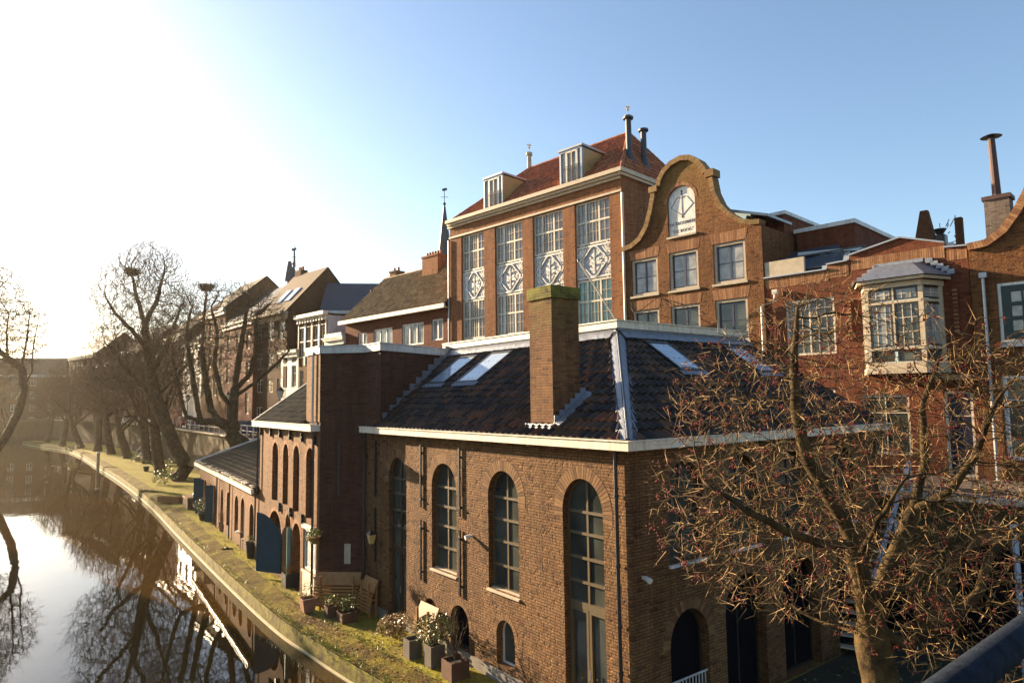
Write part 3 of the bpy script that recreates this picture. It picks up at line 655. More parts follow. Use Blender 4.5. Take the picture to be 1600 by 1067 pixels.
mb = MB(); mb.tube([(-.42,-.1,6.0),(-.42,-.1,.02)], .045, 8); mb.cut(); mb.tube([(-7.85,-.12,6.0),(-7.85,-.12,3.1)], .04, 8); mb.build('downpipe', 'black', qh)
# vent window and anchor on the tower flank
a1 = Vector((0,0)); a2 = Vector(p2); dr = (a2-a1).normalized(); nn = Vector((dr.y, -dr.x))
XT = lambda x, y, z: (dr.x*x-nn.x*y, dr.y*x-nn.y*y, z)
mb = MB(XT); mb.prism(rect(.92,1.14,1.45,2.12), -.03, 0, [rect(.98,1.08,1.53,2.05)]); mb.box(.98,1.08,-.01,-.004,1.53,2.05); mb.build('vent_frame', 'stone', qh)
mb = MB(XT); mb.box(.66,.73,-.05,-.02,3.75,5.6); mb.build('wall_anchor', 'black', qh)

# ================================================================== LOW ANNEX (A)
AO = BP+Vector((cos(BA), sin(BA), 0))*-7.93; AA = radians(-57)
an = thing('low_annex', 'long low brick annex with sagging mossy roof and row of small arches', 'building', tuple(AO), AA)
mb = MB(); spec = [(-16.6,-15.7,.03,1.7,2.2),(-15.2,-14.2,.03,1.7,2.25),(-13.2,-12.4,.2,1.7,2.2),(-11.7,-10.9,.03,1.8,2.25),(-9.4,-8.6,.5,1.8,2.25),(-7.6,-6.8,.5,1.8,2.3),(-5.4,-4.5,.5,1.9,2.35),(-3.9,-3.0,.4,1.9,2.4),(-1.9,-1.0,.6,1.9,2.35)]
mb.prism([(-17,-.05),(-.02,-.05),(-.02,2.98),(-17,2.98)], 0, .35, [arch(*a) for a in spec], back=False); mb.box(-17,-16.7,.35,4.6,-.05,3.0); mb.add([(-17.0,0,3.0),(-17.0,4.6,3.0),(-17.0,4.6,4.6)],[(0,2,1)])
mb.build('wall', 'brick_B', an)
mb = MB()
for a in spec: ring_arch(mb, a[0], a[1], a[3], a[4], .13, 14, -.006, .03); mb.cut()
mb.build('arch_bricks', 'vouss_red', an)
for i, a in enumerate(spec):
    if i in (0, 1, 3):
        mb = MB(); mb.prism(arch(a[0]+.02, a[1]-.02, a[2], a[3], a[4]-.02), .12, .17); mb.build('door', 'teal' if i != 3 else plain('red_door', (.12,.03,.02), .6), an)
    elif i in (2, 4, 7): arched_window(an, a[0], a[1], a[2], a[3], a[4], .14, 'white' if i == 7 else 'cream', 'glass_pale', [a[3]-.3], fw=.05)
    else:
        mb = MB(); mb.prism(arch(a[0]-.01, a[1]+.01, a[2], a[3], a[4]+.01), .18, .22); mb.build('niche_panel', 'brick_B', an)
for x, s in ((-15.2, -.45), (-11.7, -.4), (-16.6, -.4)):
    mb = MB(); mb.bar((x, -.02, 1.15), (x+s*.4, s, 1.15), .05, 2.1); mb.build('open_shutter', 'teal', an)
mb = MB(); mb.box(-17.2, -.05, -.34, -.22, 2.98, 3.15); mb.box(-17.2,-.05,-.38,-.2,3.15,3.18); mb.build('gutter', 'cream', an)
mb = MB(); mb.add([(-17,-.25,3.1),(-.1,-.25,3.1),(-.1,4.7,4.72),(-17,4.7,4.72)], [(0,1,2,3)]); mb.build('roof_deck', 'roofing', an)
tiles('roof_tiles', an, (0,-.25,3.16), (1,0,0), (0,4.95,1.62), -17.05, -.1, -17.05, -.1, 5.1, per=.26, row=.34, mat='tiles_moss', amp=.045, seg=5)
mb = MB(); mb.bar((-17.1,-.3,3.25), (-17.1,4.75,4.95), .10, .10); mb.build('verge_board', 'white', an)
mb = MB(); 
for i in range(58):
    x = -16.9+i*.29; 
    if random.random() < .85: mb.box(x, x+random.uniform(.18,.3), -.24+random.uniform(-.03,.05), -.02+random.uniform(-.03,.15), 3.17, 3.24+random.uniform(0,.06))
tag(mb.build('broken_mortar', plain('flaky_mortar', (.62,.55,.42), .9, .5, 7, bd=.02), an), kind='stuff')
mb = MB(); mb.tube([(-.3,-.1,3.0),(-.3,-.1,.9)], .035, 8); mb.cut(); mb.tube([(-10.1,-.1,3.0),(-10.1,-.1,.02)], .035, 8); mb.cut(); mb.tube([(-6.3,-.1,3.0),(-6.3,-.1,.02)], .035, 8); mb.build('downpipe', 'black', an)

# ================================================================== STREET LEVEL (z = 4)
ZS = 4.0
SO = Vector((8.95, 32.0, 0)); SA = radians(-46.7); TO = Vector((5.99, 35.15, 0)); TA = radians(-45.3); HO = Vector((-4.24, 45.48, 0)); HA = TA
def loc(o, a, x, y): return (o.x+x*cos(a)-y*sin(a), o.y+x*sin(a)+y*cos(a))
RW = [loc(SO, SA, 34, -6), loc(SO, SA, 12, -6), loc(SO, SA, 3, -6), (1.5, 29.8), (-4.0, 31.0), (-7.2, 33.2), (-16.5, 47.4), (-27.5, 63.5), (-38, 77.5), (-52, 96), (-72, 118.5), (-95, 139)]
BK = [(-110, 160), (-70, 160), (0, 110), (60, 70), (60, 20), (50, -10)]
poly = RW+BK[::1]
tri = tessellate_polygon([[Vector((a, c, 0)) for a, c in poly]])
mb = MB(); fs = [t if ((poly[t[1]][0]-poly[t[0]][0])*(poly[t[2]][1]-poly[t[0]][1])-(poly[t[1]][1]-poly[t[0]][1])*(poly[t[2]][0]-poly[t[0]][0])) > 0 else t[::-1] for t in tri]
mb.add([(a, c, ZS) for a, c in poly], fs)
MT['street'] = plain('street_paving', (.17, .12, .085), .9, .35, 1.2, bd=.01)
tag(mb.build('street', 'street'), kind='structure')
mb = MB()
n = len(RW); mb.add([(a, c, -.2) for a, c in RW]+[(a, c, ZS-.004) for a, c in RW], [(i, i+1, n+i+1, n+i) for i in range(n-1)])
mb.build('x', 'black') if False else None
MT['brick_ret'] = brick_mat('retaining_brick', (.16,.09,.04), (.11,.06,.03), (.10,.07,.04), stain=(.45,.42,.3), moss=(.10,.085,.025), moss_z=(0, 5))
rw = tag(mb.build('retaining_wall', 'brick_ret'), 'tall brick retaining wall holding up the street above the wharf', 'retaining wall')
mb = MB()
for i in range(n-1):
    a = Vector((*RW[i], 0)); c = Vector((*RW[i+1], 0)); mb.bar(a+Vector((0,0,ZS+.05)), c+Vector((0,0,ZS+.05)), .45, .14)
mb.build('coping', 'stone', rw)
# dark cellar arches in the retaining wall behind the yard
XS = lambda x, y, z: (*loc(SO, SA, x, y), z)
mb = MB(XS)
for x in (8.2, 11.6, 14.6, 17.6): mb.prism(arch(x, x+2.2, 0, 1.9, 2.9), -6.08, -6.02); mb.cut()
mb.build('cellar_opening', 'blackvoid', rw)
mb = MB(XS)
for x in (8.2, 11.6, 14.6, 17.6): ring_arch(mb, x, x+2.2, 1.9, 2.9, .3, 26, -6.09, -6.0); mb.cut()
mb.build('arch_bricks', 'vouss', rw)

# ------------------------------------------------ tall brick building
tb = thing('tall_brick_building', 'tall orange brick building with white window bays, carved panels and red tiled hip roof', 'building', TO, TA)
bays = [(-13.3,-11.0), (-9.98,-7.5), (-6.62,-4.2), (-3.3,-.82)]
mb = MB()
mb.prism([(-14.5,ZS),(0,ZS),(0,18.15),(-14.5,18.15)], 0, .4, [rect(a, c, 7.4, 18.1) for a, c in bays], back=False)
mb.box(-14.5, 0, .0, .4, 18.16, 19.0); mb.xf = RS; mb.prism(rect(.4, 8.5, ZS, 19.0), 0, .3, back=False); mb.xf = None; mb.box(-14.5,-14.2,.4,8.5,ZS,19.0); mb.box(-14.2,-.3,8.2,8.5,ZS,19)
mb.build('wall', 'brick_orange', tb)
mb = MB(); mb.box(-14.55, .02, -.06, -.003, 18.1, 18.22); mb.box(-14.5,.2,-.28,-.05,18.95,19.1); mb.box(-14.52,.3,-.42,-.05,19.1,19.32); mb.box(-14.6,.0,-.14,-.003,18.8,18.95)
mb.box(.003,.2,-.05,8.6,18.95,19.1); mb.box(.003,.3,-.05,8.7,19.1,19.32); mb.box(-14.6,.0,-.05,8.4,19.1,19.3); mb.build('cornice', 'beige', tb)
for bi, (a, c) in enumerate(bays):
    w_ = c-a
    for (z0, z1, gm) in ((15.62, 18.08, 'glass_pale'), (11.05, 13.62, 'glass_pale' if bi < 3 else 'glass_teal'), (7.4, 9.4, 'glass')):
        zm = (z0+z1)/2+.06; v1 = a+w_*.29; v2 = a+w_*.66; th = []
        for (p, q) in ((a+.08, v1), (v1, v2), (v2, c-.08)):
            m_ = (p+q)/2
            for (s, t) in ((z0+.1, zm), (zm, z1-.1)):
                th.append(('v', m_, s, t))
                if bi in (0, 1, 2, 3): th.append(('h', s+(t-s)*.5, p, q))
        for k in range(1): pass
        th.append(('v', v1+(v2-v1)*.25, z0+.1, z1-.1)); th.append(('v', v1+(v2-v1)*.75, z0+.1, z1-.1))
        grid_window(tb, a+.003, c-.003, z0, z1, .16, 'cream', gm, vb=[v1, v2], hb=[zm], fw=.10, bw=.10, depth=.12, thin=th, tw=.018)
    # carved relief panel
    mb = MB(); mb.box(a+.003, c-.003, .2, .3, 13.66, 15.58); rp = mb.build('relief_panel', MT.setdefault('panelgrey', plain('panel_ground', (.50, .49, .50), .8, .15, 3)), tb)
    mb = MB(); cx = (a+c)/2; cz = 14.62; hw = w_/2-.08; hh = .88
    for (s, t) in ((13.68, 13.78), (15.46, 15.56)): mb.box(a+.01, c-.01, .14, .21, s, t)
    mb.box(a+.01, a+.09, .14, .21, 13.78, 15.46); mb.box(c-.09, c-.01, .14, .21, 13.78, 15.46)
    # lozenge ring with lobes
    P = []
    for i in range(33):
        t = 2*pi*i/32; r = 1+.10*cos(4*t); P.append((cx+hw*.66*r*cos(t), cz+hh*.88*r*sin(t)))
    for i in range(32):
        p = P[i]; q = P[i+1]; mb.bar((p[0], .18, p[1]), (q[0], .18, q[1]), .15, .06)
    # birds and leaves
    def leaf(x, z, L, ang, wd, y=.15):
        d = Vector((cos(ang), 0, sin(ang))); s_ = Vector((-sin(ang), 0, cos(ang))); o = Vector((x, y, z))
        mb.hexa([o, o+d*L*.5-s_*wd, o+d*L, o+d*L*.5+s_*wd], [o+Vector((0,.05,0)), o+d*L*.5-s_*wd*1.3+Vector((0,.06,0)), o+d*L+Vector((0,.05,0)), o+d*L*.5+s_*wd*1.3+Vector((0,.06,0))])
    R_ = random.Random(bi)
    mb.bar((cx, .17, cz-.7), (cx, .17, cz+.65), .05, .08)
    for k in range(22):
        an_ = R_.uniform(0, 2*pi); q = R_.uniform(.1, .5); leaf(cx+hw*q*cos(an_), cz+hh*q*1.3*sin(an_), R_.uniform(.14,.3), an_+R_.uniform(-1,1), R_.uniform(.03,.06))
    for s in (-1, 1):
        for u in (-1, 1):
            for k in range(5): leaf(cx+s*hw*.72, cz+u*hh*.5, R_.uniform(.3,.55), atan2(u, s)+(k-2)*.5, .05)
    for s in (-1, 1):
        leaf(cx, cz-.1, .5*s*s, (pi/2-s*.9), .10); leaf(cx+s*.08, cz-.15, .42, pi/2-s*1.35, .09); leaf(cx, cz+.2, .42, pi/2-s*.55, .08); leaf(cx+s*.05, cz-.55, .36, pi/2-s*.8, .07); leaf(cx+s*.28, cz+.32, .3, pi/2+s*.7, .07)
        for k in range(4):
            for u in (-1, 1):
                leaf(cx+s*hw*.62, cz+u*(.18+.17*k), .42+.05*k-(.1 if k > 2 else 0), (pi/2-s*pi/2)+s*u*(.25+.25*k), .055)
        mb.bar((cx+s*hw*.5, .17, cz-.75), (cx+s*hw*.95, .17, cz), .05, .07); mb.bar((cx+s*hw*.5, .17, cz+.75), (cx+s*hw*.95, .17, cz), .05, .07)
    mb.build('carving', 'white', rp)
# infill wall below windows
mb = MB()
for a, c in bays: mb.box(a, c, .2, .3, 9.4, 11.05); mb.cut()
mb.build('spandrel', 'brick_orange', tb)
mb = MB(); mb.add([(-14.4,.0,19.3),(.0,.0,19.3),(-2.3,4.1,23.05),(-10.7,4.1,23.05),(.0,8.4,19.3),(-14.4,8.4,19.3)], [(0,1,2,3),(1,4,2),(4,5,3,2),(5,0,3)]); mb.build('roof_deck', 'roofing', tb)
Lr = sqrt(4.2**2+3.8**2)
tiles('roof_tiles', tb, (0,-.1,19.3), (1,0,0), (0,4.2,3.8), -14.4, .1, -10.7, -2.3, Lr, per=.25, row=.36, mat='tiles_red', amp=.06, seg=4, step=.05)
tiles('roof_tiles', tb, (.1,0,19.3), (0,1,0), (-2.4,0,3.75), 0, 8.4, 4.1, 4.15, sqrt(2.4**2+3.75**2), per=.25, row=.36, mat='tiles_red', amp=.06, seg=4, step=.05)
mb = MB()
for (p, q) in (((.1,-.1,19.35),(-2.3,4.1,23.15)), ((-10.7,4.1,23.1),(-2.3,4.1,23.15)), ((-10.7,4.1,23.1),(-14.4,0,19.35)), ((-2.3,4.1,23.15),(0,8.4,19.35))):
    P = Vector(p); Q = Vector(q); k = int((Q-P).length/.38)
    for i in range(k):
        A_ = P+(Q-P)*(i/k); B_ = P+(Q-P)*((i+1.12)/k); mb.tube([A_, B_], [.13, .11], 8)
mb.build('ridge_tiles', 'tiles_red', tb)
for x in (-10.7, -2.3):
    mb = MB(); mb.tube([(x,4.1,23.0),(x,4.1,24.05)], [.17,.14], 10); mb.tube([(x,4.1,24.05),(x,4.1,24.25)], [.23,.23], 10); mb.tube([(x,4.1,24.25),(x,4.1,25.0)], .02, 6); mb.tube([(x,4.1,24.55),(x,4.1,24.62),(x,4.1,24.7)], [.03,.09,.03], 8)
    mb.bar((x-.25,4.1,24.8),(x+.25,4.1,24.8),.02,.05); mb.bar((x,3.9,24.8),(x,4.3,24.8),.02,.05); mb.build('finial', 'stone', tb)
# dormers
MT['ochre_cheek'] = plain('glazed_ochre_cheek', (.48,.34,.13), .35, .35, 1.0, spec=.6)
for (x0, x1) in ((-11.05,-9.25), (-4.4,-2.7)):
    mb = MB(); y = .05; z0, z1 = 19.4, 21.45; yb = 2.5
    mb.box(x0, x0+.12, y, y+.15, z0, z1); mb.box(x1-.12, x1, y, y+.15, z0, z1); mb.box(x0+.45, x0+.53, y, y+.12, z0, z1-.1); mb.box(x1-.4, x1-.32, y, y+.12, z0, z1-.1); mb.box(x0, x1, y, y+.15, z1-.12, z1)
    mb.add([(x0-.06,y-.06,z1),(x1+.06,y-.06,z1),(x1+.06,yb,z1-.02),(x0-.06,yb,z1-.02),(x0-.06,y-.06,z1+.12),(x1+.06,y-.06,z1+.12),(x1+.06,yb,z1+.08),(x0-.06,yb,z1+.08)],[(0,3,2,1),(4,5,6,7),(0,1,5,4),(1,2,6,5),(2,3,7,6),(3,0,4,7)])
    mb.bar((x1-.03,y+.1,z0+.05),(x1-.03,yb-.1,z1-.1),.10,.14); mb.bar((x0+.03,y+.1,z0+.05),(x0+.03,yb-.1,z1-.1),.10,.14)
    dm = mb.build('dormer', 'zinc', tb)
    g = MB(); g.add([(x1-.05,y+.1,z0+.1),(x1-.05,yb-.1,z1-.05),(x1-.05,y+.1,z1-.05)], [(0,1,2)]); g.add([(x0+.05,y+.1,z0+.1),(x0+.05,yb-.1,z1-.05),(x0+.05,y+.1,z1-.05)], [(0,2,1)]); g.build('cheek', 'ochre_cheek', dm)
    g = MB(); g.box(x0+.1, x1-.1, y+.08, y+.1, z0+.05, z1-.1); g.build('pane', 'glass_pale', dm)
    g = MB(); cxm = (x0+.53+x1-.4)/2; g.box(x0+.53,x0+.6,y-.0,y+.06,z0+.05,z1-.12); g.box(cxm-.03,cxm+.03,y,y+.06,z0+.05,z1-.12); g.box(x1-.47,x1-.4,y,y+.06,z0+.05,z1-.12); g.box(x0+.5,x1-.35,y,y+.06,z1-.2,z1-.12); g.build('casement', 'cream', dm)
    g = MB(); 
    for z in (20.3, 20.42): g.box(x0+.45, x1-.32, y-.06, y-.03, z, z+.03)
    for i in range(9): g.box(x0+.5+i*.12, x0+.515+i*.12, y-.05, y-.035, z0+.1, 20.3)
    g.build('railing', 'black', dm)
mb = MB(); mb.tube([(-3.9,1.8,21.4),(-3.9,1.8,21.95)], .2, 12); mb.tube([(-3.9,1.8,21.95),(-3.9,1.8,22.1)], [.26,.2], 12); mb.build('roof_vent', 'zinc', tb)
for (x, y, h) in ((-.75, 1.9, 22.9), (-.75, 3.4, 22.6)):
    mb = MB(); mb.tube([(x,y,19.8),(x,y,h)], .17, 12); mb.tube([(x,y,h),(x,y,h+.12),(x,y,h+.14)], [.3,.3,.12], 12); mb.tube([(x,y,19.8),(x,y,21.0)], [.42,.18], 12); mb.build('flue', 'slate', tb)
mb = MB(); mb.tube([(.1,-.08,18.0),(.1,-.08,ZS)], .07, 8); mb.build('downpipe', 'cream', tb)
mb = MB(); mb.tube([(-14.56,-.08,18.0),(-14.56,-.08,ZS)], .05, 8); mb.build('downpipe', 'zinc', tb)

# ------------------------------------------------ brewery gable
gb = thing('bell_gable_house', 'old brown brick house with a curved bell gable and a white arched sign', 'building', SO, SA)
L1 = [(-4.32,14.95),(-3.75,15.02),(-3.2,15.3),(-2.78,15.85),(-2.5,16.6),(-2.33,17.3),(-2.28,17.7)]
TOPC = [(-1.98,17.75),(-1.9,18.1),(-1.6,18.5),(-1.15,18.8),(-.55,18.93),(.0,18.8),(.45,18.45),(.72,18.05),(.82,17.8)]
R1 = [(1.1,17.75),(1.1,17.45),(1.22,16.7),(1.5,16.05),(1.95,15.5),(2.5,15.1),(3.0,14.92),(3.4,14.88)]
out = [(3.4, ZS), (3.4, 14.88)]+R1[::-1][1:]+TOPC[::-1]+L1[::-1]+[(-4.32, ZS)]
out = out[::-1]
rows = [(12.28, 14.2), (9.55, 11.52), (6.9, 8.8)]
xs = [(-3.78,-2.16), (-1.47,.16), (.98,2.6)]
mb = MB(); holes = [rect(a, c, z0, z1) for (z0, z1) in rows for a, c in xs]+[arch(-1.47,.1,15.0,16.75,17.5)]
mb.prism(out[::-1], 0, .38, holes, back=True); mb.xf = RS; 
mb.xf = lambda u, w_, z: (3.4-w_, u, z); mb.prism(rect(.38, 9, ZS, 14.7), 0, .3, back=False); mb.xf = lambda u, w_, z: (-4.32+w_, u, z)
mb.build('wall', 'brick_gable', gb)
mb = MB()
def coping(mb, P, w_in=.20, y0=-.16, y1=.44):
    P = [Vector(p) for p in P]
    for i in range(len(P)-1):
        a, c = P[i], P[i+1]; k = max(1, int((c-a).length/.09))
        for j in range(k):
            p = a+(c-a)*(j+.04)/k; q = a+(c-a)*(j+.96)/k
            d0 = (P[min(i+1,len(P)-1)]-P[max(i-1,0)]).normalized(); d1 = (P[min(i+2,len(P)-1)]-P[i]).normalized()
            n0 = Vector((d0.y,-d0.x)); n1 = Vector((d1.y,-d1.x)); na = n0.lerp(n1, j/k).normalized(); nb_ = n0.lerp(n1, (j+1)/k).normalized()
            pts = [p+na*w_in, q+nb_*w_in, q-nb_*.06, p-na*.06]
            mb.hexa([(v.x,y0,v.y) for v in pts], [(v.x,y1,v.y) for v in pts])
coping(mb, L1); coping(mb, TOPC); coping(mb, R1[1:], .16)
mb.box(-2.45,-1.95,-.2,.46,17.5,17.8); mb.box(.78,1.25,-.2,.46,17.5,17.85); mb.build('coping', attr_mat('mossy_coping_bricks', [(0,(.20,.105,.04)),(.6,(.28,.155,.06)),(1,(.36,.22,.09))], rough=.9, moss=(.16,.12,.03)), gb)
mb = MB()
for (z0, z1) in rows:
    for a, c in xs: soldier(mb, a-.05, c+.05, z1+.01, z1+.5, -.008, .06); mb.cut()
ring_arch(mb, -1.47, .1, 16.75, 17.5, .16, 30, -.012, .05); mb.build('lintel_bricks', 'vouss_red', gb)
MT['bluef'] = plain('dark_blue_frame', (.04,.045,.085), .4, .2, 4)
for ri, (z0, z1) in enumerate(rows):
    for a, c in xs:
        mb = MB(); i_ = rect(a+.13, c-.13, z0+.12, z1-.13); mb.prism(rect(a+.002, c-.002, z0, z1-.002), .06, .26, [i_]); fr = mb.build('window', 'cream' if False else 'stone', gb)
        cx = (a+c)/2; q = MB(); q.prism(rect(a+.13, c-.13, z0+.12, z1-.13), .14, .2, [rect(a+.2, cx-.05, z0+.19, z1-.2), rect(cx+.05, c-.2, z0+.19, z1-.2)]); q.box(a+.2,cx-.05,.15,.19,(z0+z1)/2-.02,(z0+z1)/2+.02); q.box(cx+.05,c-.2,.15,.19,(z0+z1)/2-.02,(z0+z1)/2+.02); q.build('sash', 'bluef', fr)
        g = MB(); g.box(a+.14,c-.14,.17,.18,z0+.13,z1-.14); g.build('pane', 'glass_pale' if ri == 0 else 'glass', fr)
        q = MB(); q.box(a-.08, c+.08, -.09, .06, z0-.1, z0-.002); q.build('sill', 'stone', fr)
# things on the window sills behind glass are dark silhouettes: a vase
# sign
mb = MB(); mb.prism(arch(-1.46,.09,15.0,16.75,17.49,22), .10, .16); sg = mb.build('sign_board', 'white', gb)
mb = MB(); mb.box(-1.52,.15,-.1,.1,14.9,14.99); mb.build('sill', 'stone', sg)
def text(parent, body, x, z, size, y, mat, sx=1.0, name='lettering'):
    cu = bpy.data.curves.new(name, 'FONT'); cu.body = body; cu.size = size; cu.extrude = .004; cu.align_x = 'CENTER'; cu.space_character = 1.12
    o = bpy.data.objects.new(name, cu); COL.objects.link(o); dg = bpy.context.evaluated_depsgraph_get(); me = bpy.data.meshes.new_from_object(o.evaluated_get(dg)); bpy.data.objects.remove(o)
    me.transform(Matrix.Translation((x, y, z)) @ Matrix.Rotation(pi/2, 4, 'X') @ Matrix.Diagonal((sx, 1, 1, 1))); me.materials.clear(); me.materials.append(MT[mat])
    o = bpy.data.objects.new(name, me); COL.objects.link(o); o.parent = parent; return o
MT['ink'] = plain('sign_ink', (.05,.05,.06), .7, .2, 3)
text(sg, 'VH.BROUWERIJ', -.68, 15.56, .24, .094, 'ink', .84); text(sg, '"DE BOOG"', -.68, 15.18, .22, .094, 'ink', .95)
mb = MB(); cx = -.68; zb = 16.75
def ln(a, c, w_=.018): mb.bar((a[0],.09,a[1]), (c[0],.09,c[1]), w_, .012)
ln((cx,17.3),(cx,15.9))
for s in (-1, 1):
    ln((cx,16.0),(cx+s*.62,16.5)); ln((cx+s*.62,16.5),(cx+s*.3,16.92)); ln((cx+s*.3,16.92),(cx+s*.16,16.97)); ln((cx+s*.16,16.97),(cx,16.88))
for (z, s) in ((17.22,1),(17.08,1),(15.92,-1)): mb.hexa([(cx-.06,.084,z),(cx,.084,z-.04),(cx+.06,.084,z),(cx,.084,z+.1)],[(cx-.06,.097,z),(cx,.097,z-.04),(cx+.06,.097,z),(cx,.097,z+.1)])
mb.build('bow_emblem', 'ink', sg)
mb = MB(); mb.add([(-4.3,.38,14.6),(3.38,.38,14.6),(3.38,9,14.6),(-4.3,9,14.6)], [(0,1,2,3)]); mb.build('roof', 'roofing', gb)
# hanging cable brackets
mb = MB(); mb.tube([(-3.9,-.05,11.75),(-3.0,-.9,11.2),(-2.2,-.05,12.05)], .018, 5); mb.tube([(-2.2,-.05,12.05),(-.9,-.05,11.6),(.1,-.05,11.1)], .014, 5); mb.build('cable', 'black', gb)
# upper floor set back on the roof
rt = thing('rooftop_extension', 'brick rooftop extension with white edges behind the bell gable', 'building', SO, SA)
mb = MB(); mb.box(1.6, 3.38, 2.4, 8.5, 14.61, 15.6); mb.box(3.6, 6.2, 3.2, 8.5, 12.6, 14.75); mb.build('wall', 'brick_red', rt)
mb = MB(); mb.box(1.5, 3.5, 2.3, 8.6, 15.62, 15.78); mb.box(3.5, 6.3, 3.1, 8.6, 14.76, 14.95); mb.build('fascia', 'white', rt)
mb = MB(); mb.hexa([(3.45,.6,15.2),(3.45,3.1,15.2),(3.45,3.1,15.32),(3.45,.6,15.32)],[(1.5,.6,15.8),(1.5,3.1,15.8),(1.5,3.1,15.95),(1.5,.6,15.95)]); mb.build('glass_roof', 'glass_pale', rt)
mb = MB(); mb.hexa([(3.42,.2,12.4),(6.6,.2,12.4),(6.6,.25,12.42),(3.42,.25,12.45)],[(3.42,.2,12.45),(6.6,.2,12.45),(5.6,3.1,13.9),(3.42,3.1,13.9)]); mb.build('lean_to_roof', 'slate', rt)
mb = MB(); mb.box(3.45,5.2,.05,.2,12.25,12.95); mb.build('board', 'stone', rt)

# ------------------------------------------------ red brick house with bay window
rb = thing('bay_window_house', 'low red brick house with a cream projecting bay window and stepped parapet', 'building', SO, SA)
po = [(3.42,ZS),(11.12,ZS),(11.12,12.35),(10.42,12.4),(10.42,12.58),(8.95,13.05),(7.05,12.66),(7.0,12.46),(6.15,12.42),(6.15,12.22),(3.42,12.22)]
mb = MB(); hl = [rect(4.3,6.35,8.72,11.1), rect(7.9,9.8,8.0,10.9), rect(4.4,6.2,ZS+.9,7.3), rect(7.2,8.9,ZS+.7,7.0), rect(10.05,10.95,ZS+.02,7.1)]
mb.prism(po, .06, .4, hl, back=True)
# decorative brick piers beside the windows
for x in (6.95, 10.65): 
    mb.box(x-.07, x+.07, -.02, .058, 9.2, 10.9)
mb.build('wall', 'brick_red', rb)
mb = MB(); soldier(mb, 3.5, 6.15, 11.75, 12.18, .045, .1); mb.cut(); soldier(mb, 7.1, 10.4, 12.05, 12.5, .045, .1, splay=0); mb.cut(); soldier(mb, 6.2, 7.0, 11.85, 12.35, .045, .1, splay=0); mb.cut(); soldier(mb, 10.45, 11.1, 11.9, 12.3, .045, .1, splay=0)
for x in (6.95, 10.65):
    mb.cut()
    for i in range(11): mb.box(x-.08, x+.08, -.06, -.02, 9.25+i*.15, 9.32+i*.15)
mb.build('brick_band', 'vouss_red', rb)
mb = MB(); 
for (a, c) in zip(po[2:-1], po[3:]): 
    if abs(a[0]-c[0]) > .02 or abs(a[1]-c[1]) > .02: mb.bar((a[0],.2,a[1]+.03), (c[0],.2,c[1]+.03), .5, .06)
mb.build('parapet_coping', 'zinc', rb)
th = [('v', x, 10.35, 11.0) for x in (4.62,4.94,5.6,5.95)]+[('v', x, 8.8, 10.3) for x in (4.65,4.98,5.65,6.0)]+[('h', z, 4.4, 6.25) for z in (10.68,9.8,9.3)]
grid_window(rb, 4.3, 6.35, 8.72, 11.1, .12, 'cream', 'glass', vb=[5.3], hb=[10.32], fw=.09, bw=.06, thin=th)
grid_window(rb, 4.4, 6.2, ZS+.9, 7.3, .12, 'cream', 'glass', vb=[5.3], hb=[6.5], fw=.09)
grid_window(rb, 7.2, 8.9, ZS+.7, 7.0, .12, 'cream', 'glass', vb=[8.05], hb=[6.3], fw=.09)
grid_window(rb, 10.05, 10.95, ZS+.02, 7.1, .12, 'cream', plain('blue_door', (.012,.015,.04), .4), hb=[6.2], fw=.09, name='door')
mb = MB(); mb.box(9.95,11.1,-.7,.06,7.5,7.68); mb.bar((10.1,-.6,7.5),(10.1,.05,6.9),.06); mb.build('canopy', 'woodlight', rb)
# the bay
XB = None; bz0, bz1 = 7.85, 11.2
mb = MB()
plan = [(7.5,.06),(7.95,-1.0),(9.8,-1.0),(10.22,.06)]
def post(x, y, r=.08): mb.box(x-r, x+r, y-r, y+r, bz0+.3, bz1)
for x, y in ((7.95,-.93),(9.8,-.93),(7.55,-.02),(10.18,-.02)): post(x, y)
extr(mb, offpoly(plan, .12), 7.78, 7.98); extr(mb, offpoly(plan, .06), 7.98, 8.2); extr(mb, offpoly(plan, .04), 8.66, 8.76); extr(mb, offpoly(plan, .02), 10.4, 10.5); extr(mb, offpoly(plan, .08), 11.0, 11.2); extr(mb, offpoly(plan, .3), 11.2, 11.32)
mb.box(8.85,8.91,-1.02,-.9,8.7,11.0)
bay = mb.build('bay_window', 'beige', rb)
def side_panel(p, q, z0, z1, nv, nh, mat, bars='cream', key='sash'):
    p = Vector((*p,0)); q = Vector((*q,0)); d = (q-p).normalized(); n_ = Vector((d.y,-d.x,0)); L = (q-p).length
    X = lambda x, y, z: tuple(p+d*x-n_*y+Vector((0,0,z)))
    g = MB(X); g.box(.05, L-.05, .03, .045, z0, z1); g.build('pane', mat, bay)
    g = MB(X); g.box(.05,.11,0,.03,z0,z1); g.box(L-.11,L-.05,0,.03,z0,z1); g.box(.11,L-.11,0,.03,z0,z0+.06); g.box(.11,L-.11,0,.03,z1-.06,z1)
    g.build(key, 'darkframe', bay)
    g = MB(X)
    for i in range(1, nv): g.box(L*i/nv-.013, L*i/nv+.013, .008, .03, z0+.06, z1-.06)
    for i in range(1, nh): g.box(.1, L-.1, .01, .03, z0+(z1-z0)*i/nh-.012, z0+(z1-z0)*i/nh+.012)
    g.build('glazing_bars', bars, bay)
for (p, q, nv, pane_mat) in ((plan[0],plan[1],2,'glass_pale'), ((8.0,-1.0),(8.88,-1.0),3,'glass_pale'), ((8.88,-1.0),(9.76,-1.0),3,'glass'), (plan[2],plan[3],2,'glass_pale')):
    side_panel(p, q, 8.78, 10.38, nv, 3, pane_mat); side_panel(p, q, 10.52, 10.98, nv, 2, 'glass_pale'); side_panel(p, q, 8.22, 8.64, 1, 1, 'glass')
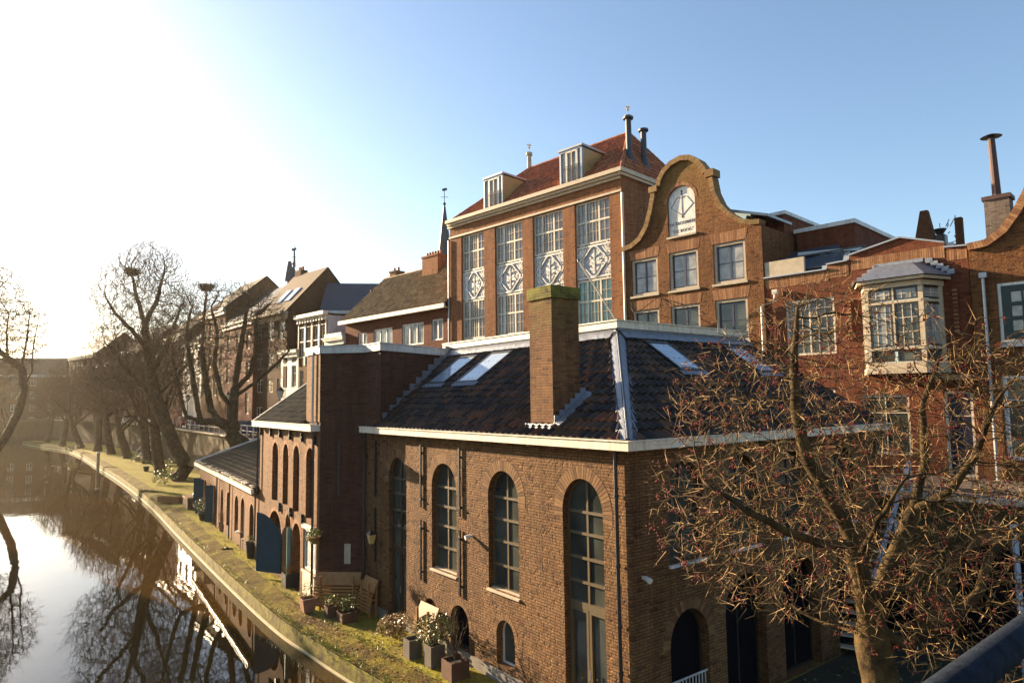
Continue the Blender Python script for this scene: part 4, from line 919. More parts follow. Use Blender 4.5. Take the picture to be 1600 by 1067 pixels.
mb = MB(); o1 = offpoly(plan, .42); top = [(8.0,.06),(8.25,-.5),(9.45,-.5),(9.7,.06)]
mb.add([(a,c,11.33) for a,c in o1]+[(a,c,11.95) for a,c in top], [(i,(i+1)%4,4+(i+1)%4,4+i) for i in range(3)]+[(4,5,6,7)])
mb.build('bay_roof', 'lead', bay)
mb = MB()
for s in (0, 1):
    for i in range(5): x = (7.12+i*.2) if s == 0 else (10.45-i*.17); mb.box(x, x+.24, -.04, .055, 11.4+i*.13, 11.58+i*.13)
mb.box(8.0,9.7,-.04,.055,12.0,12.14); mb.build('step_flashing', 'lead', bay)
mb = MB(); mb.tube([(3.3,-.1,ZS),(3.3,-.1,11.0),(3.9,-.12,11.15),(3.95,-.12,11.45)], .06, 8); mb.box(3.85,4.08,-.22,0,11.45,11.65); mb.build('downpipe', 'cream', rb)

# ------------------------------------------------ right gable house (partly in frame)
rg = thing('shuttered_gable_house', 'brown brick house with a curved gable at the right picture edge', 'building', SO, SA)
G1 = [(11.15,12.35),(11.7,12.4),(12.2,12.75),(12.6,13.3),(12.95,13.95),(13.25,14.8),(13.4,15.6),(13.7,16.4),(14.6,16.8),(15.5,16.4),(15.8,15.6),(15.95,14.8),(16.3,13.9),(17.0,12.9),(17.9,12.4),(18.4,12.35)]
mb = MB(); mb.prism([(18.4,ZS)]+[p for p in G1[::-1]]+[(11.14,ZS)], 0, .38, [rect(11.92,13.6,8.75,10.85), rect(11.85,13.6,ZS+.7,7.62), rect(14.4,15.8,8.75,10.85), rect(14.4,15.8,ZS+.1,7.62)])
mb.build('wall', 'brick_gable', rg)
mb = MB(); coping(mb, G1); mb.build('coping', 'vouss_red', rg)
grid_window(rg, 11.92, 13.6, 8.75, 10.85, .03, 'white', 'glass', vb=[12.76], hb=[9.8], fw=.1)
mb = MB(); mb.box(12.05,12.72,-.05,.0,8.88,10.74); mb.box(12.78,13.48,-.05,.0,8.88,10.74); sh = mb.build('shutter', plain('dark_green_shutter', (.012,.035,.035), .4, .3, 4), rg)
mb = MB()
for i in range(2):
    for j in range(3): mb.box(12.32+i*.72*.0+ (0 if i == 0 else .35), 12.6+(0 if i == 0 else .35), -.062, -.05, 9.15+j*.5, 9.5+j*.5)
mb.build('shutter_panel', 'glass_pale', sh)
mb = MB(); mb.box(11.85,13.7,-.1,.0,8.6,8.72); mb.build('sill', 'greypaint', rg)
grid_window(rg, 11.85, 13.6, ZS+.7, 7.62, .08, 'white', 'glass', vb=[12.72], hb=[6.75, 5.9], fw=.14, bw=.06)
for (z0, z1) in ((8.75,10.85),(ZS+.1,7.62)): grid_window(rg, 14.4, 15.8, z0, z1, .08, 'white', 'glass', vb=[15.1], hb=[(z0+z1)/2], fw=.12)
mb = MB(); mb.tube([(11.55,-.1,11.2),(11.55,-.1,ZS)], .055, 8); mb.box(11.45,11.68,-.2,-.01,11.1,11.28); mb.build('downpipe', 'zinc', rg)

# ------------------------------------------------ roofscape behind the red house
def place(label, name, cat, fn, o=SO, a=SA): t = thing(name, label, cat, o, a); fn(t); return t
def f1(t):
    mb = MB(); mb.box(4.7,6.4,2.2,5,12.4,13.3); mb.build('wall', 'roofing', t)
    mb = MB(); mb.hexa([(4.3,1.6,13.35),(6.3,2.0,13.3),(6.3,2.0,13.42),(4.3,1.6,13.5)],[(4.3,3.5,13.6),(6.3,4,13.6),(6.3,4,13.75),(4.3,3.5,13.75)]); mb.box(4.9,6.35,2.15,2.2,12.9,13.3); mb.build('roof', 'zinc', t)
    mb = MB(); mb.box(5.9,6.25,2.1,2.15,12.5,13.2); mb.build('window', 'glass_sky', t)
place('zinc roofed dormer box on the roof left of the red parapet', 'roof_dormer', 'dormer', f1)
def f2(t):
    mb = MB(); z0 = 12.3
    for x in (3.7,4.7,5.6,6.4,7.3): mb.box(x-.03,x+.03,1.0,1.06,z0,z0+.9)
    mb.box(3.6,7.4,1.0,1.05,z0+.85,z0+.92); mb.box(3.6,7.4,1.0,1.04,z0+.1,z0+.15)
    for x in (3.7,4.7,5.6,6.4): mb.bar((x,1.02,z0+.1),(x+.9,1.02,z0+.88),.03); mb.bar((x,1.02,z0+.88),(x+.9,1.02,z0+.1),.03)
    mb.build('rail', 'slate', t)
place('dark crossed terrace railing standing behind the red parapet', 'terrace_railing', 'railing', f2)
def f3(t):
    mb = MB(); mb.box(7.3,9.6,6.5,8,12,13.75); mb.build('wall', 'brick_far', t)
    mb = MB(); mb.tube([(7.6,6.6,13.7),(7.6,6.6,14.25)], .16, 8); mb.box(8.4,8.9,6.6,7.1,13.7,14.3); mb.tube([(8.65,6.9,14.3),(8.65,6.9,14.6)], [.1,.3], 8); mb.build('flue', 'black', t)
place('dark rooftop block with two stubby flues', 'rooftop_block', 'building', f3)
def f4(t):
    mb = MB(); a = [(8.75,3,12.5),(9.25,3,12.5),(9.25,3.5,12.5),(8.75,3.5,12.5)]; c = [(8.98,3.2,14.65),(9.08,3.2,14.65),(9.08,3.3,14.65),(8.98,3.3,14.65)]
    mb.hexa([(8.45,3,12.5),(9.5,3,12.5),(9.4,4,12.5),(8.5,4,12.5)], [(8.83,3.3,14.75),(9.1,3.3,14.75),(9.1,3.6,14.75),(8.83,3.6,14.75)])
    mb.build('spire', 'brick_far', t)
    mb = MB(); mb.box(10.05,10.3,3.3,3.6,12.5,14.2); mb.build('stub', 'brick_far', t)
    mb = MB(); R_ = random.Random(3)
    for i in range(26):
        x = R_.uniform(9.1,10.2); z = R_.uniform(13.0,14.0); mb.bar((x,3.3,z),(x+R_.uniform(-.3,.3),3.4,z+R_.uniform(-.35,.35)),.025)
    mb.build('climber', 'twig_dark', t)
place('dark brick pinnacle rising behind the red parapet, beside a climbing plant', 'brick_pinnacle', 'pinnacle', f4)
def f5(t):
    mb = MB(); mb.prism([(10.0,12.3),(13.0,12.3),(13.0,13.2),(12.65,13.7),(12.55,14.35),(11.6,14.35),(11.5,13.9),(10.4,13.0),(10.0,12.9)], 6, 6.4); mb.build('wall', plain('ochre_render', (.50,.36,.15), .85, .35, 2), t)
    mb = MB(); mb.box(11.5,12.65,5.9,6.5,14.36,14.55); mb.bar((10.0,6.1,12.95),(11.5,6.1,13.98),.4,.1); mb.build('coping', 'stone', t)
place('small ochre rendered gable seen over the red parapet', 'ochre_gable', 'gable', f5)
def f6(t):
    mb = MB(); mb.box(11.42,12.2,1.6,2.3,12.3,14.25); mb.build('stack', brick_mat('greyed_brick', (.30,.24,.20), (.22,.17,.14), (.3,.27,.23)), t)
    mb = MB(); mb.box(11.36,12.26,1.54,2.36,14.25,14.4); mb.tube([(11.78,1.95,14.4),(11.74,1.95,16.6)], [.15,.12], 12); mb.build('pot', plain('rusty_flue', (.10,.055,.05), .7, .3, 3), t)
    mb = MB(); mb.tube([(11.74,1.95,16.6),(11.74,1.95,16.75)], [.12,.12], 10); mb.tube([(11.74,1.95,16.75),(11.74,1.95,16.84)], [.36,.16], 12); mb.build('cap', 'black', t)
place('grey brick chimney with a tall thin capped flue', 'chimney_stack', 'chimney', f6)
# flagpole
t = thing('flagpole', 'thin pale flagpole leaning out from the tall brick building', 'flagpole', SO, SA)
mb = MB(); mb.tube([(-2.95,-1.2,9.7),(-6.0,-3.2,14.4)] if False else [(-3.9,-.15,9.9),(-5.6,-2.1,14.2)], .045, 8); mb.build('pole', 'cream', t)
mb = MB(); mb.tube([(-5.6,-2.1,14.2),(-5.65,-2.15,14.32)], [.09,.03], 8); mb.build('knob', 'black', t)

# ------------------------------------------------ house with grey tiled roof
hh = thing('grey_tiled_house', 'red brick house under a steep weathered grey tiled roof', 'building', HO, HA)
mb = MB(); hw_ = [(-11.65,-10.35,11.0,12.5,1),(-9.4,-6.85,11.05,12.6,3),(-5.6,-2.95,11.05,12.65,3),(-2.0,-.75,11.2,12.7,1)]
mb.prism([(-13.6,ZS),(-.05,ZS),(-.05,13.3),(-13.6,13.3)], 0, .35, [rect(a,c,z0,z1) for a,c,z0,z1,k in hw_]+[rect(a,c,z0-3.6,z1-3.3) for a,c,z0,z1,k in hw_], back=False); mb.box(-13.6,-13.3,.35,8,ZS,13.3)
mb.add([(-13.6,0,13.3),(-13.6,8,13.3),(-13.6,4,17.6)],[(0,2,1)])
mb.build('wall', 'brick_red', hh)
for a, c, z0, z1, k in hw_:
    for dz in (0, 1):
        grid_window(hh, a, c, z0-(3.6 if dz else 0), z1-(3.3 if dz else 0), .06, 'white', 'glass_pale', vb=[a+(c-a)*j/k for j in range(1,k)] if k > 1 else [(a+c)/2], hb=[], fw=.11, bw=.12, depth=.1)
mb = MB(); mb.box(-13.9,.0,-.55,-.4,13.32,13.62); mb.build('gutter', 'cream', hh)
mb = MB(); mb.box(-13.8,0,-.4,0,13.35,13.4); mb.build('soffit', 'cream', hh)
mb = MB(); mb.add([(-13.7,-.4,13.5),(0,-.4,13.5),(0,4,17.6),(-13.7,4,17.6)], [(0,1,2,3)]); mb.add([(-13.7,4,17.6),(0,4,17.6),(0,8.4,13.5),(-13.7,8.4,13.5)], [(0,1,2,3)]); mb.build('roof_deck', 'roofing', hh)
tiles('roof_tiles', hh, (0,-.45,13.55), (1,0,0), (0,4.45,4.15), -13.85, 0, -13.75, 0, 6.08, per=.26, row=.36, mat='tiles_grey', amp=.06, seg=4, step=.06)
mb = MB()
for i in range(36): mb.tube([(-13.8+i*.385,4,17.68),(-13.8+i*.385+.41,4,17.66)], [.14,.12], 8)
mb.build('ridge_tiles', 'tiles_grey', hh)
for (x, y, zt, pots) in ((-13.3,4.6,18.2,2), (-7.0,3.4,18.3,6)):
    mb = MB(); w_ = .8 if pots == 2 else 1.9; mb.box(x-.1, x+w_, y-.4, y+.5, 16.0, zt); mb.box(x-.16, x+w_+.06, y-.46, y+.56, zt, zt+.14); k = mb.build('chimney', 'brick_orange' if pots > 2 else 'brick_yellow', hh)
    mb = MB()
    for i in range(pots): mb.tube([(x+.1+i*(w_-.2)/max(1,pots-1),y,zt+.14),(x+.1+i*(w_-.2)/max(1,pots-1),y,zt+.48)], [.11,.09], 8)
    mb.build('chimney_pots', 'tiles_red', k)

# ------------------------------------------------ row further along the street (H frame)
def simple_house(name, label, x0, x1, ze, depth, wallm, rows, ncol, o=HO, a=HA, roof=None, roofm='slate', ridge=None, trim='cream', wg=(.9,1.5), gm='glass', corn=True, side=True, y=0):
    t = thing(name, label, 'house', (*loc(o, a, x0, y), 0), a); W = x1-x0
    mb = MB(); hs = []; 
    for (z0, z1) in rows:
        for i in range(ncol):
            cx = W*(i+.5)/ncol; hs.append((cx-wg[0]/2, cx+wg[0]/2, z0, z1))
    mb.prism(rect(0, W, ZS, ze), 0, .3, [rect(*h) for h in hs], back=False); mb.box(W-.25,W,.3,depth,ZS,ze-.003); mb.box(0,.25,.3,depth,ZS,ze-.003); mb.box(.25,W-.25,depth-.2,depth,ZS,ze-.003); mb.box(.25,W-.25,.6,.65,ZS,ze)
    if roof == 'gable':
        for xx in (0.0, W): mb.add([(xx,0,ze),(xx,depth,ze),(xx,depth/2,ridge)], [(0,1,2) if xx > 0 else (0,2,1)])
    mb.build('wall', wallm, t)
    for h in hs:
        grid_window(t, h[0], h[1], h[2], h[3], .08, trim, gm, vb=[(h[0]+h[1])/2], hb=[h[3]-(h[3]-h[2])*.35], fw=.1, bw=.06)
    if corn:
        mb = MB(); mb.box(-.1,W+.1,-.35,-.003,ze-.15,ze+.15); mb.box(-.1,W+.1,-.2,-.003,ze-.5,ze-.15); mb.build('cornice', trim, t)
    mb = MB()
    if roof == 'gable': mb.add([(-.1,-.3,ze+.15),(W+.1,-.3,ze+.15),(W+.1,depth/2,ridge+.1),(-.1,depth/2,ridge+.1),(W+.1,depth+.3,ze+.15),(-.1,depth+.3,ze+.15)], [(0,1,2,3),(3,2,4,5)])
    else: mb.add([(0,0,ze+.1),(W,0,ze+.1),(W,depth,ze+.1),(0,depth,ze+.1)], [(0,1,2,3)])
    mb.build('roof', roofm, t); return t
lh = simple_house('low_link_house', 'low house with a white boxed dormer between white fronted and grey tiled houses', -16.6, -13.65, 12.3, 7, 'brick_red', [(10.2,11.9),(7,9)], 2, wg=(.8,1.5))
mb = MB(); mb.box(.1,2.9,-.35,.6,12.2,12.75); mb.build('gutter_box', 'cream', lh)
mb = MB(); mb.box(2.3,3.4,2.2,3.1,12.4,15.0); c_ = mb.build('chimney', 'brick_far', lh); mb = MB()
for i, h in enumerate((.7,1.6,.5)): mb.tube([(2.5+i*.32,2.6,15),(2.5+i*.32,2.6,15+h)], .1, 8)
mb.build('chimney_pots', 'tiles_red', c_)
wh = simple_house('white_corniced_house', 'house with brick and white banded front under a heavy white cornice', -21.7, -16.65, 14.6, 8, 'brick_yellow', [(11.2,13.6),(7.4,9.9),(4.4,6.4)], 4, wg=(.72,2.2))
mb = MB()
for i in range(5):
    x = 5.05*i/4; mb.box(max(0,x-.12), min(5.05,x+.12), -.1, -.003, 10.3, 14.1)
for z in (11.0, 12.4, 13.7): mb.box(0,5.05,-.06,-.003,z,z+.1)
mb.box(-.15,5.2,-.5,-.01,14.55,14.85)
for i in range(10): mb.box(.1+i*.5,.28+i*.5,-.3,-.01,14.1,14.5)
mb.build('pilasters', 'cream', wh)
mb = MB(); mb.box(5.052,5.08,.05,7.9,10,14.5); mb.build('side_render', 'greypaint', wh)
w2 = simple_house('small_white_house', 'narrow white plastered house below the tall brown gable', -25.2, -21.75, 11.7, 8, 'white', [(8.4,10.4),(10.7,11.4),(5,7)], 2, wg=(.9,1.6))
bh = simple_house('steep_gable_house', 'tall brown brick house with steep roof, two skylights and bare side gable', -31.0, -24.1, 15.4, 8.3, 'brick_far', [(13.0,14.9),(8.0,9.3),(10.3,11.9),(4.6,6.6)], 3, roof='gable', roofm='tiles_moss', ridge=20.3, wg=(1.4,1.4))
mb = MB(); u_ = Vector((0,4.45,4.95)).normalized(); nr = Vector((1,0,0)).cross(u_)
X = lambda x, y, z: tuple(Vector((0,-.3,15.55))+Vector((1,0,0))*x+u_*z-nr*y); mb.xf = X
for x in (2.6, 4.5): mb.box(x, x+1.1, -.1, 0.02, 1.7, 3.6)
mb.build('skylight', 'glass_sky', bh)
mb = MB(); mb.box(-.1,7.3,-.9,-.1,15.3,15.55); mb.build('eaves_board', 'stone', bh)
mb = MB(); mb.box(.3,1.6,4.0,4.8,19.5,20.9); c_ = mb.build('chimney', 'brick_far', bh); mb = MB()
for i in range(4): mb.tube([(.5+i*.3,4.4,20.9),(.5+i*.3,4.4,21.3)], .09, 8)
mb.build('chimney_pots', 'tiles_red', c_)
# big slate roof behind
t = thing('slate_roofed_hall', 'hall with a long blue slate roof behind the white corniced house', 'building', (*loc(HO, HA, -24.0, 2.8), 0), HA)
mb = MB(); mb.add([(0.1,0.0,18.7),(0.1,8,18.7),(9.5,8,18.9),(9.5,0,18.9)], [(0,1,2,3)]) if False else None
mb.add([(.1,1.2,18.7),(10,14,18.7),(13,11.2,15.3),(3.0,-1.2,15.3)], [(0,1,2,3)][::-1]); mb.add([(.1,1.2,18.7),(10,14,18.7),(7,17,15.3),(-3,4,15.3)], [(0,1,2,3)]); mb.build('roof', 'slate', t)
mb = MB(); mb.hexa([(3.0,-1.2,ZS),(13,11.2,ZS),(7,17,ZS),(-2.9,4,ZS)], [(3.0,-1.2,15.25),(13,11.2,15.25),(7,17,15.25),(-2.9,4,15.25)]); mb.build('wall', 'brick_far', t)
mb = MB(); mb.bar((3.05,-1.3,15.3),(13,11.1,15.3),.2,.3); mb.build('gutter', 'greypaint', t)

# ------------------------------------------------ far row along the bend
far = [((-26.0,66.9), -50, 9.5, 15.5, 'brick_red', 3, 'pale trimmed red brick house behind the wide branching tree'),
       ((-32.0,74.2), -50, 9.0, 17.5, 'brick_yellow', 4, 'tall yellow brick house with pale window frames behind the bare trees'),
       ((-37.8,81.3), -50, 8.5, 14.5, 'white', 3, 'white plastered terrace house glimpsed between the trees'),
       ((-43.2,87.8), -48, 9.5, 16.0, 'brick_red', 4, 'red brick terrace house with white bands near the street stairs'),
       ((-49.5,95), -46, 10, 13.5, 'brick_far', 3, 'low brown terrace house behind the parked white cars'),
       ((-56.5,102.2), -44, 11, 15.5, 'brick_yellow', 4, 'buff terrace house beyond the low brown one'),
       ((-64.5,110), -42, 12, 14, 'brick_far', 4, 'dark terrace house near the bend of the canal'),
       ((-74,118.5), -40, 14, 16, 'brick_far', 5, 'long brown house at the bend of the canal')]
for (o, ad, W, ze, wm, nc, lab) in far:
    rows_ = [(ze-3.0, ze-1.0), (ze-6.3, ze-4.2)]+([(ze-9.6, ze-7.4)] if ze > 14.6 else [])
    simple_house('terrace_house', lab, -W, 0, ze, 9, wm, rows_, nc, o=Vector((*o,0)), a=radians(ad), roof='gable', roofm='slate' if nc % 2 else 'tiles_moss', ridge=ze+4.2, trim='cream', wg=(1.1,1.9))
def block(name, label, c, ang, W, D, ze, ridge, wm, nc, nr_):
    rows_ = [(ze-2.6-i*3.1, ze-1.0-i*3.1) for i in range(nr_)]
    return simple_house(name, label, -W/2, W/2, ze, D, wm, rows_, nc, o=Vector((*c,0)), a=ang, roof='gable', roofm='tiles_moss', ridge=ridge, wg=(1.3,1.5), trim='greypaint')
block('canal_end_block', 'wide brown brick block closing the view at the far end of the canal', (-116, 165), radians(10), 58, 12, 14.5, 19, 'brick_far', 14, 4)
mb = MB(); mb.box(-230,-80,147,200,-.7,3.9); tag(mb.build('far_bank', 'brick_ret'), kind='structure')
# church spires
def spire(name, label, x, y, zb, zt, r, mat):
    t = thing(name, label, 'spire', (x, y, 0))
    mb = MB(); k = 8; mb.add([(r*cos(2*pi*i/k), r*sin(2*pi*i/k), zb) for i in range(k)]+[(r*.09*cos(2*pi*i/k), r*.09*sin(2*pi*i/k), zt) for i in range(k)], [(i,(i+1)%k,k+(i+1)%k,k+i) for i in range(k)]); mb.build('spire', mat, t)
    mb = MB(); mb.tube([(0,0,zt-.2),(0,0,zt+2.2)], .05, 6); mb.tube([(0,0,zt),(0,0,zt+.25),(0,0,zt+.5)], [.05,.25,.05], 8); mb.bar((-.5,0,zt+1.2),(.5,0,zt+1.2),.06); mb.bar((-.3,0,zt+2.2),(.35,0,zt+2.35),.05,.35); mb.build('weathervane', 'black', t)
    mb = MB(); mb.tube([(0,0,ZS),(0,0,zb)], r*1.15, 8); mb.build('tower', 'brick_far', t); return t
spire('church_spire', 'slender slate spire with a weathervane beside the tall brick building', -9.05, 90, 24, 33.7, 1.35, 'slate')
s2 = spire('church_turret', 'small dark turret with needle tip behind the steep brown gable', -29.7, 90, 23.5, 25.6, .75, 'slate')
mb = MB(); mb.tube([(-.55,0,23.5),(-.55,0,26.2)], [.7,.25], 8); mb.tube([(.1,0,25.4),(.1,0,28.6)], [.2,.02], 6); mb.build('pinnacle', 'slate', s2)

# ================================================================== TREES
def grow(trunks, att, di, dk, step, iters, up=0.0, jit=.25, seed=1):
    """space colonisation: trunks = list of polylines (first joins at root); returns nodes, parents"""
    R = np.random.default_rng(seed); P = []; par = []; trad = {}
    def idx(pt):
        if not P: return -1
        d = np.linalg.norm(np.array(P)-np.array(pt), axis=1); return int(d.argmin())
    for line in trunks:
        prev = idx(line[0]) if P else -1
        for i in range(len(line)-1):
            a = np.array(line[i], float); b = np.array(line[i+1], float); k = max(1, int(np.linalg.norm(b-a)/step))
            for j in range(0 if (prev == -1 and i == 0) else 1, k+1):
                if j == 0 and i > 0: continue
                P.append(tuple(a+(b-a)*j/k+(R.normal(0, step*.06, 3) if 0 < j else 0))); par.append(prev); prev = len(P)-1
    P = [np.array(p) for p in P]; A = np.array(att); near = np.full(len(A), -1); nd = np.full(len(A), 1e9)
    def upd(i0):
        nonlocal near, nd
        for i in range(i0, len(P)):
            d = np.linalg.norm(A-P[i], axis=1); m = d < nd; nd[m] = d[m]; near[m] = i
    upd(0); alive = np.ones(len(A), bool); kids = {}
    for it in range(iters):
        act = alive & (nd < di)
        if not act.any(): break
        n0 = len(P); dirs = {}
        for k in np.nonzero(act)[0]:
            v = A[k]-P[near[k]]; v = v/(np.linalg.norm(v)+1e-9); dirs[near[k]] = dirs.get(near[k], 0)+v
        for i, v in dirs.items():
            if kids.get(i, 0) > 3: continue
            v = v/(np.linalg.norm(v)+1e-9)+R.normal(0, jit, 3); v[2] += up; v = v/np.linalg.norm(v)
            P.append(P[i]+v*step); par.append(i); kids[i] = kids.get(i, 0)+1
        if len(P) == n0: break
        upd(n0); alive &= nd > dk
    return P, par
def tree_mesh(mb, P, par, rtip, expo, sides=(8, 3), rmax=None, kink=0.0, flare=0):
    n = len(P); ch = [[] for _ in range(n)]
    for i, p in enumerate(par):
        if p >= 0: ch[p].append(i)
    r = [0.0]*n
    for i in range(n-1, -1, -1):
        if not ch[i]: r[i] = rtip
        else: r[i] = sum(r[c]**expo for c in ch[i])**(1/expo)
    if rmax:
        k = rmax/r[0]
        for i in range(n): r[i] = max(r[i]*k, rtip)
    starts = [0]+[c for i in range(n) for c in sorted(ch[i], key=lambda c: -r[c])[1:]]
    tips = []
    for s in starts:
        pts = [P[par[s]]] if par[s] >= 0 else []; rr = [r[s]*1.0] if par[s] >= 0 else []
        c = s
        while True:
            pts.append(P[c]); rr.append(r[c])
            if not ch[c]: break
            c = max(ch[c], key=lambda q: r[q])
        tips.append((c, pts[-1]-pts[-2] if len(pts) > 1 else np.array([0,0,1])))
        if par[s] < 0 and flare: rr[0] *= flare; rr[1] = rr[1]*(1+(flare-1)*.4)
        k = sides[0] if rr[0] > rtip*6 else (5 if rr[0] > rtip*3 else sides[1])
        mb.tube([Vector(p) for p in pts], rr, k, caps=False)
    return r, tips
def spikes(mb, o, d, L, r):
    """tapered three-sided twig"""
    d = Vector(d).normalized(); a = d.cross(Vector((.3,.5,.8))).normalized(); b = d.cross(a); o = Vector(o)
    mb.add([o+(a*cos(t)+b*sin(t))*r for t in (0, 2.1, 4.2)]+[o+d*L], [(0,1,3),(1,2,3),(2,0,3)])
def ellipsoid_pts(R, n, c, rad, shell=.0, zmin=None):
    out = []
    while len(out) < n:
        v = R.uniform(-1, 1, 3)
        q = np.linalg.norm(v)
        if q < 1 and q > shell:
            p = np.array(c)+v*np.array(rad)
            if zmin is None or p[2] > zmin: out.append(p)
    return out

# ---- the near tree in the yard, hung with red seed pods
R = np.random.default_rng(11); TB = (5.35, 9.9, 0)
def at(px, py, Y):
    d = _fd*1043.7+_cx*(px-800)+_cu*(533.5-py); return tuple(Vector((0,0,7.0))+d*(Y/d.y))
tr = [[TB, (5.3,9.9,1.4), at(1372,1040,9.9), at(1362,985,9.9), at(1368,930,9.9), at(1392,880,10.0)],
      [at(1362,985,9.9), at(1350,925,9.7), at(1334,850,9.6), at(1300,780,9.6), at(1262,720,9.7), at(1242,640,9.8), at(1240,560,9.8), at(1246,480,9.8)],
      [at(1362,985,9.9), at(1420,1005,9.7), at(1450,970,9.6), at(1500,955,9.5), at(1530,925,9.6), at(1545,870,9.7), at(1585,830,9.8), at(1640,800,9.9)],
      [at(1368,1000,9.9), at(1330,985,10.3), at(1282,972,10.8), at(1240,950,11.1), at(1190,940,11.3)],
      [at(1392,880,10.0), at(1425,800,10.3), at(1446,720,10.6), at(1440,640,10.8), at(1466,560,10.9)],
      [at(1425,800,10.3), at(1480,770,10.0), at(1520,720,9.8), at(1550,640,9.6)],
      [at(1368,930,9.9), at(1420,915,10.5), at(1446,885,10.9), at(1500,860,11.4)],
      [at(1334,850,9.6), at(1290,850,9.2), at(1230,830,8.9), at(1170,800,8.8), at(1110,760,8.9)],
      [at(1350,925,9.7), at(1340,870,8.9), at(1380,800,8.3), at(1420,740,8.0)]]
att = []
def add_pts(n, cpx, cpy, Y, rx, ry, rz, sh=.2):
    c = at(cpx, cpy, Y); n = int(n*1.3); att.extend(ellipsoid_pts(R, n, c, (rx, ry, rz), sh))
add_pts(1100, 1230, 690, 9.9, 1.55, 2.0, 1.55); add_pts(1400, 1440, 780, 10.0, 1.9, 2.4, 1.7); add_pts(850, 1230, 860, 9.8, 1.6, 2.0, 1.0)
add_pts(1000, 1560, 800, 10.0, 1.4, 2.2, 1.6); add_pts(900, 1500, 960, 9.6, 1.6, 1.8, .9); add_pts(450, 1250, 530, 9.9, .85, 1.2, .75, 0); add_pts(450, 1460, 600, 10.2, 1.1, 1.6, .8, 0)
add_pts(420, 1090, 790, 9.6, .75, 1.0, 1.0, 0); add_pts(330, 1600, 620, 10.0, .8, 1.2, .9, 0); add_pts(330, 1110, 640, 10, .7, .9, .5, 0)
add_pts(330, 1150, 590, 10, 1.0, 1.2, .7, 0); add_pts(330, 1330, 520, 10, 1.1, 1.3, .75, 0); add_pts(330, 1560, 580, 10, 1.2, 1.3, .85, 0); add_pts(160, 1300, 470, 10, .8, .9, .45, 0)
P, par = grow(tr, att, 1.8, .15, .135, 130, up=.03, jit=.24, seed=4); print('NODES', len(P))
tree = thing('gnarled_yard_tree', 'gnarled bare tree hung with small red seed pods in the yard, nearest of all trees', 'tree', (0,0,0))
mb = MB(); r, tips = tree_mesh(mb, P, par, .0050, 1.62, (9, 4), rmax=.25, flare=1.25)
mb.build('branches', 'bark', tree, True)
mb = MB(); mbud = MB(); rs = random.Random(5)
ends = set(range(len(P)))-set(par)
for i in range(len(P)):
    if r[i] < .010 and rs.random() < .60:
        d = (P[i]-P[par[i]]); d = d/np.linalg.norm(d); d = d+np.array([rs.gauss(0,.8), rs.gauss(0,.8), rs.gauss(.05,.7)]); L = rs.uniform(.08,.38)
        spikes(mb, P[i], d, L, .0048)
        if rs.random() < .6:
            dn = d/np.linalg.norm(d); q = P[i]+dn*L*rs.uniform(.3,.8); spikes(mb, q, dn+np.array([rs.gauss(0,.7), rs.gauss(0,.7), rs.gauss(.2,.6)]), L*rs.uniform(.4,.8), .0036)
    if i in ends and rs.random() < .36 and P[i][2] < 8.3:
        c = Vector(P[i])
        for k in range(rs.randint(4, 10)):
            q = c+Vector((rs.gauss(0,.032), rs.gauss(0,.032), rs.gauss(-.02,.032))); s = rs.uniform(.008,.017)
            mbud.add([q+Vector(v)*s for v in ((1,0,0),(-1,0,0),(0,1,0),(0,-1,0),(0,0,1.4),(0,0,-1.4))], [(0,2,4),(2,1,4),(1,3,4),(3,0,4),(2,0,5),(1,2,5),(3,1,5),(0,3,5)])
tag(mb.build('twigs', 'twig', tree), kind='stuff'); tag(mbud.build('seed_pods', 'bud', tree), kind='stuff')

# ---- plane trees of the wharf and the street
def plane_tree(name, label, lines, crowns, seed, base_r, rtip=.020, step=.38, di=6, dk=.42, up=.12, tw=(1.0,2.6), twn=.9, nests=(), mats=('bark_dark','twig_dark'), origin=(0,0,0), jit=.22, tw_up=.8):
    R = np.random.default_rng(seed); o = np.array(origin); A = []; crowns = [(c, rad, int(n*6)) for c, rad, n in crowns]
    for (c, rad, n) in crowns: A += ellipsoid_pts(R, n, np.array(c)-o, rad, .1)
    L = [[tuple(np.array(p)-o) for p in l] for l in lines]
    P, par = grow(L, A, di, dk, step, 70, up=up, jit=jit, seed=seed); print('NODES', name, len(P))
    t = thing(name, label, 'tree', origin); mb = MB(); r, tips = tree_mesh(mb, P, par, rtip, 1.75, (8, 3), rmax=base_r, flare=1.35); mb.build('trunk_and_limbs', mats[0], t, True)
    mb = MB(); rs = random.Random(seed)
    for i in range(len(P)):
        if r[i] < rtip*1.6 and par[i] >= 0:
            for k in range(2):
                if rs.random() < twn:
                    d = P[i]-P[par[i]]; d = d/np.linalg.norm(d)*.6+np.array([rs.gauss(0,.5), rs.gauss(0,.5), rs.gauss(tw_up,.35)]); spikes(mb, P[i], d, rs.uniform(*tw), rtip*.62)
    tag(mb.build('twigs', mats[1], t), kind='stuff')
    for (c, s) in nests:
        nb = MB(); c = np.array(c)-o
        for k in range(170):
            th = rs.uniform(0, 2*pi); ph = rs.uniform(-1, .55); p = Vector((c[0]+s*cos(th)*sqrt(1-ph*ph*.8), c[1]+s*sin(th)*sqrt(1-ph*ph*.8), c[2]+s*.75*ph)); d = Vector((rs.gauss(0,1), rs.gauss(0,1), rs.gauss(0,.5))); spikes(nb, p, d, s*.9, s*.10)
        nb.tube([(c[0],c[1],c[2]-s*.7),(c[0],c[1],c[2]-s*.2),(c[0],c[1],c[2]+s*.4)], [s*.35,s*.85,s*.7], 8); nb.build('nest', 'bark_dark', t)
    return t
a_ = at
Y1 = 62.5
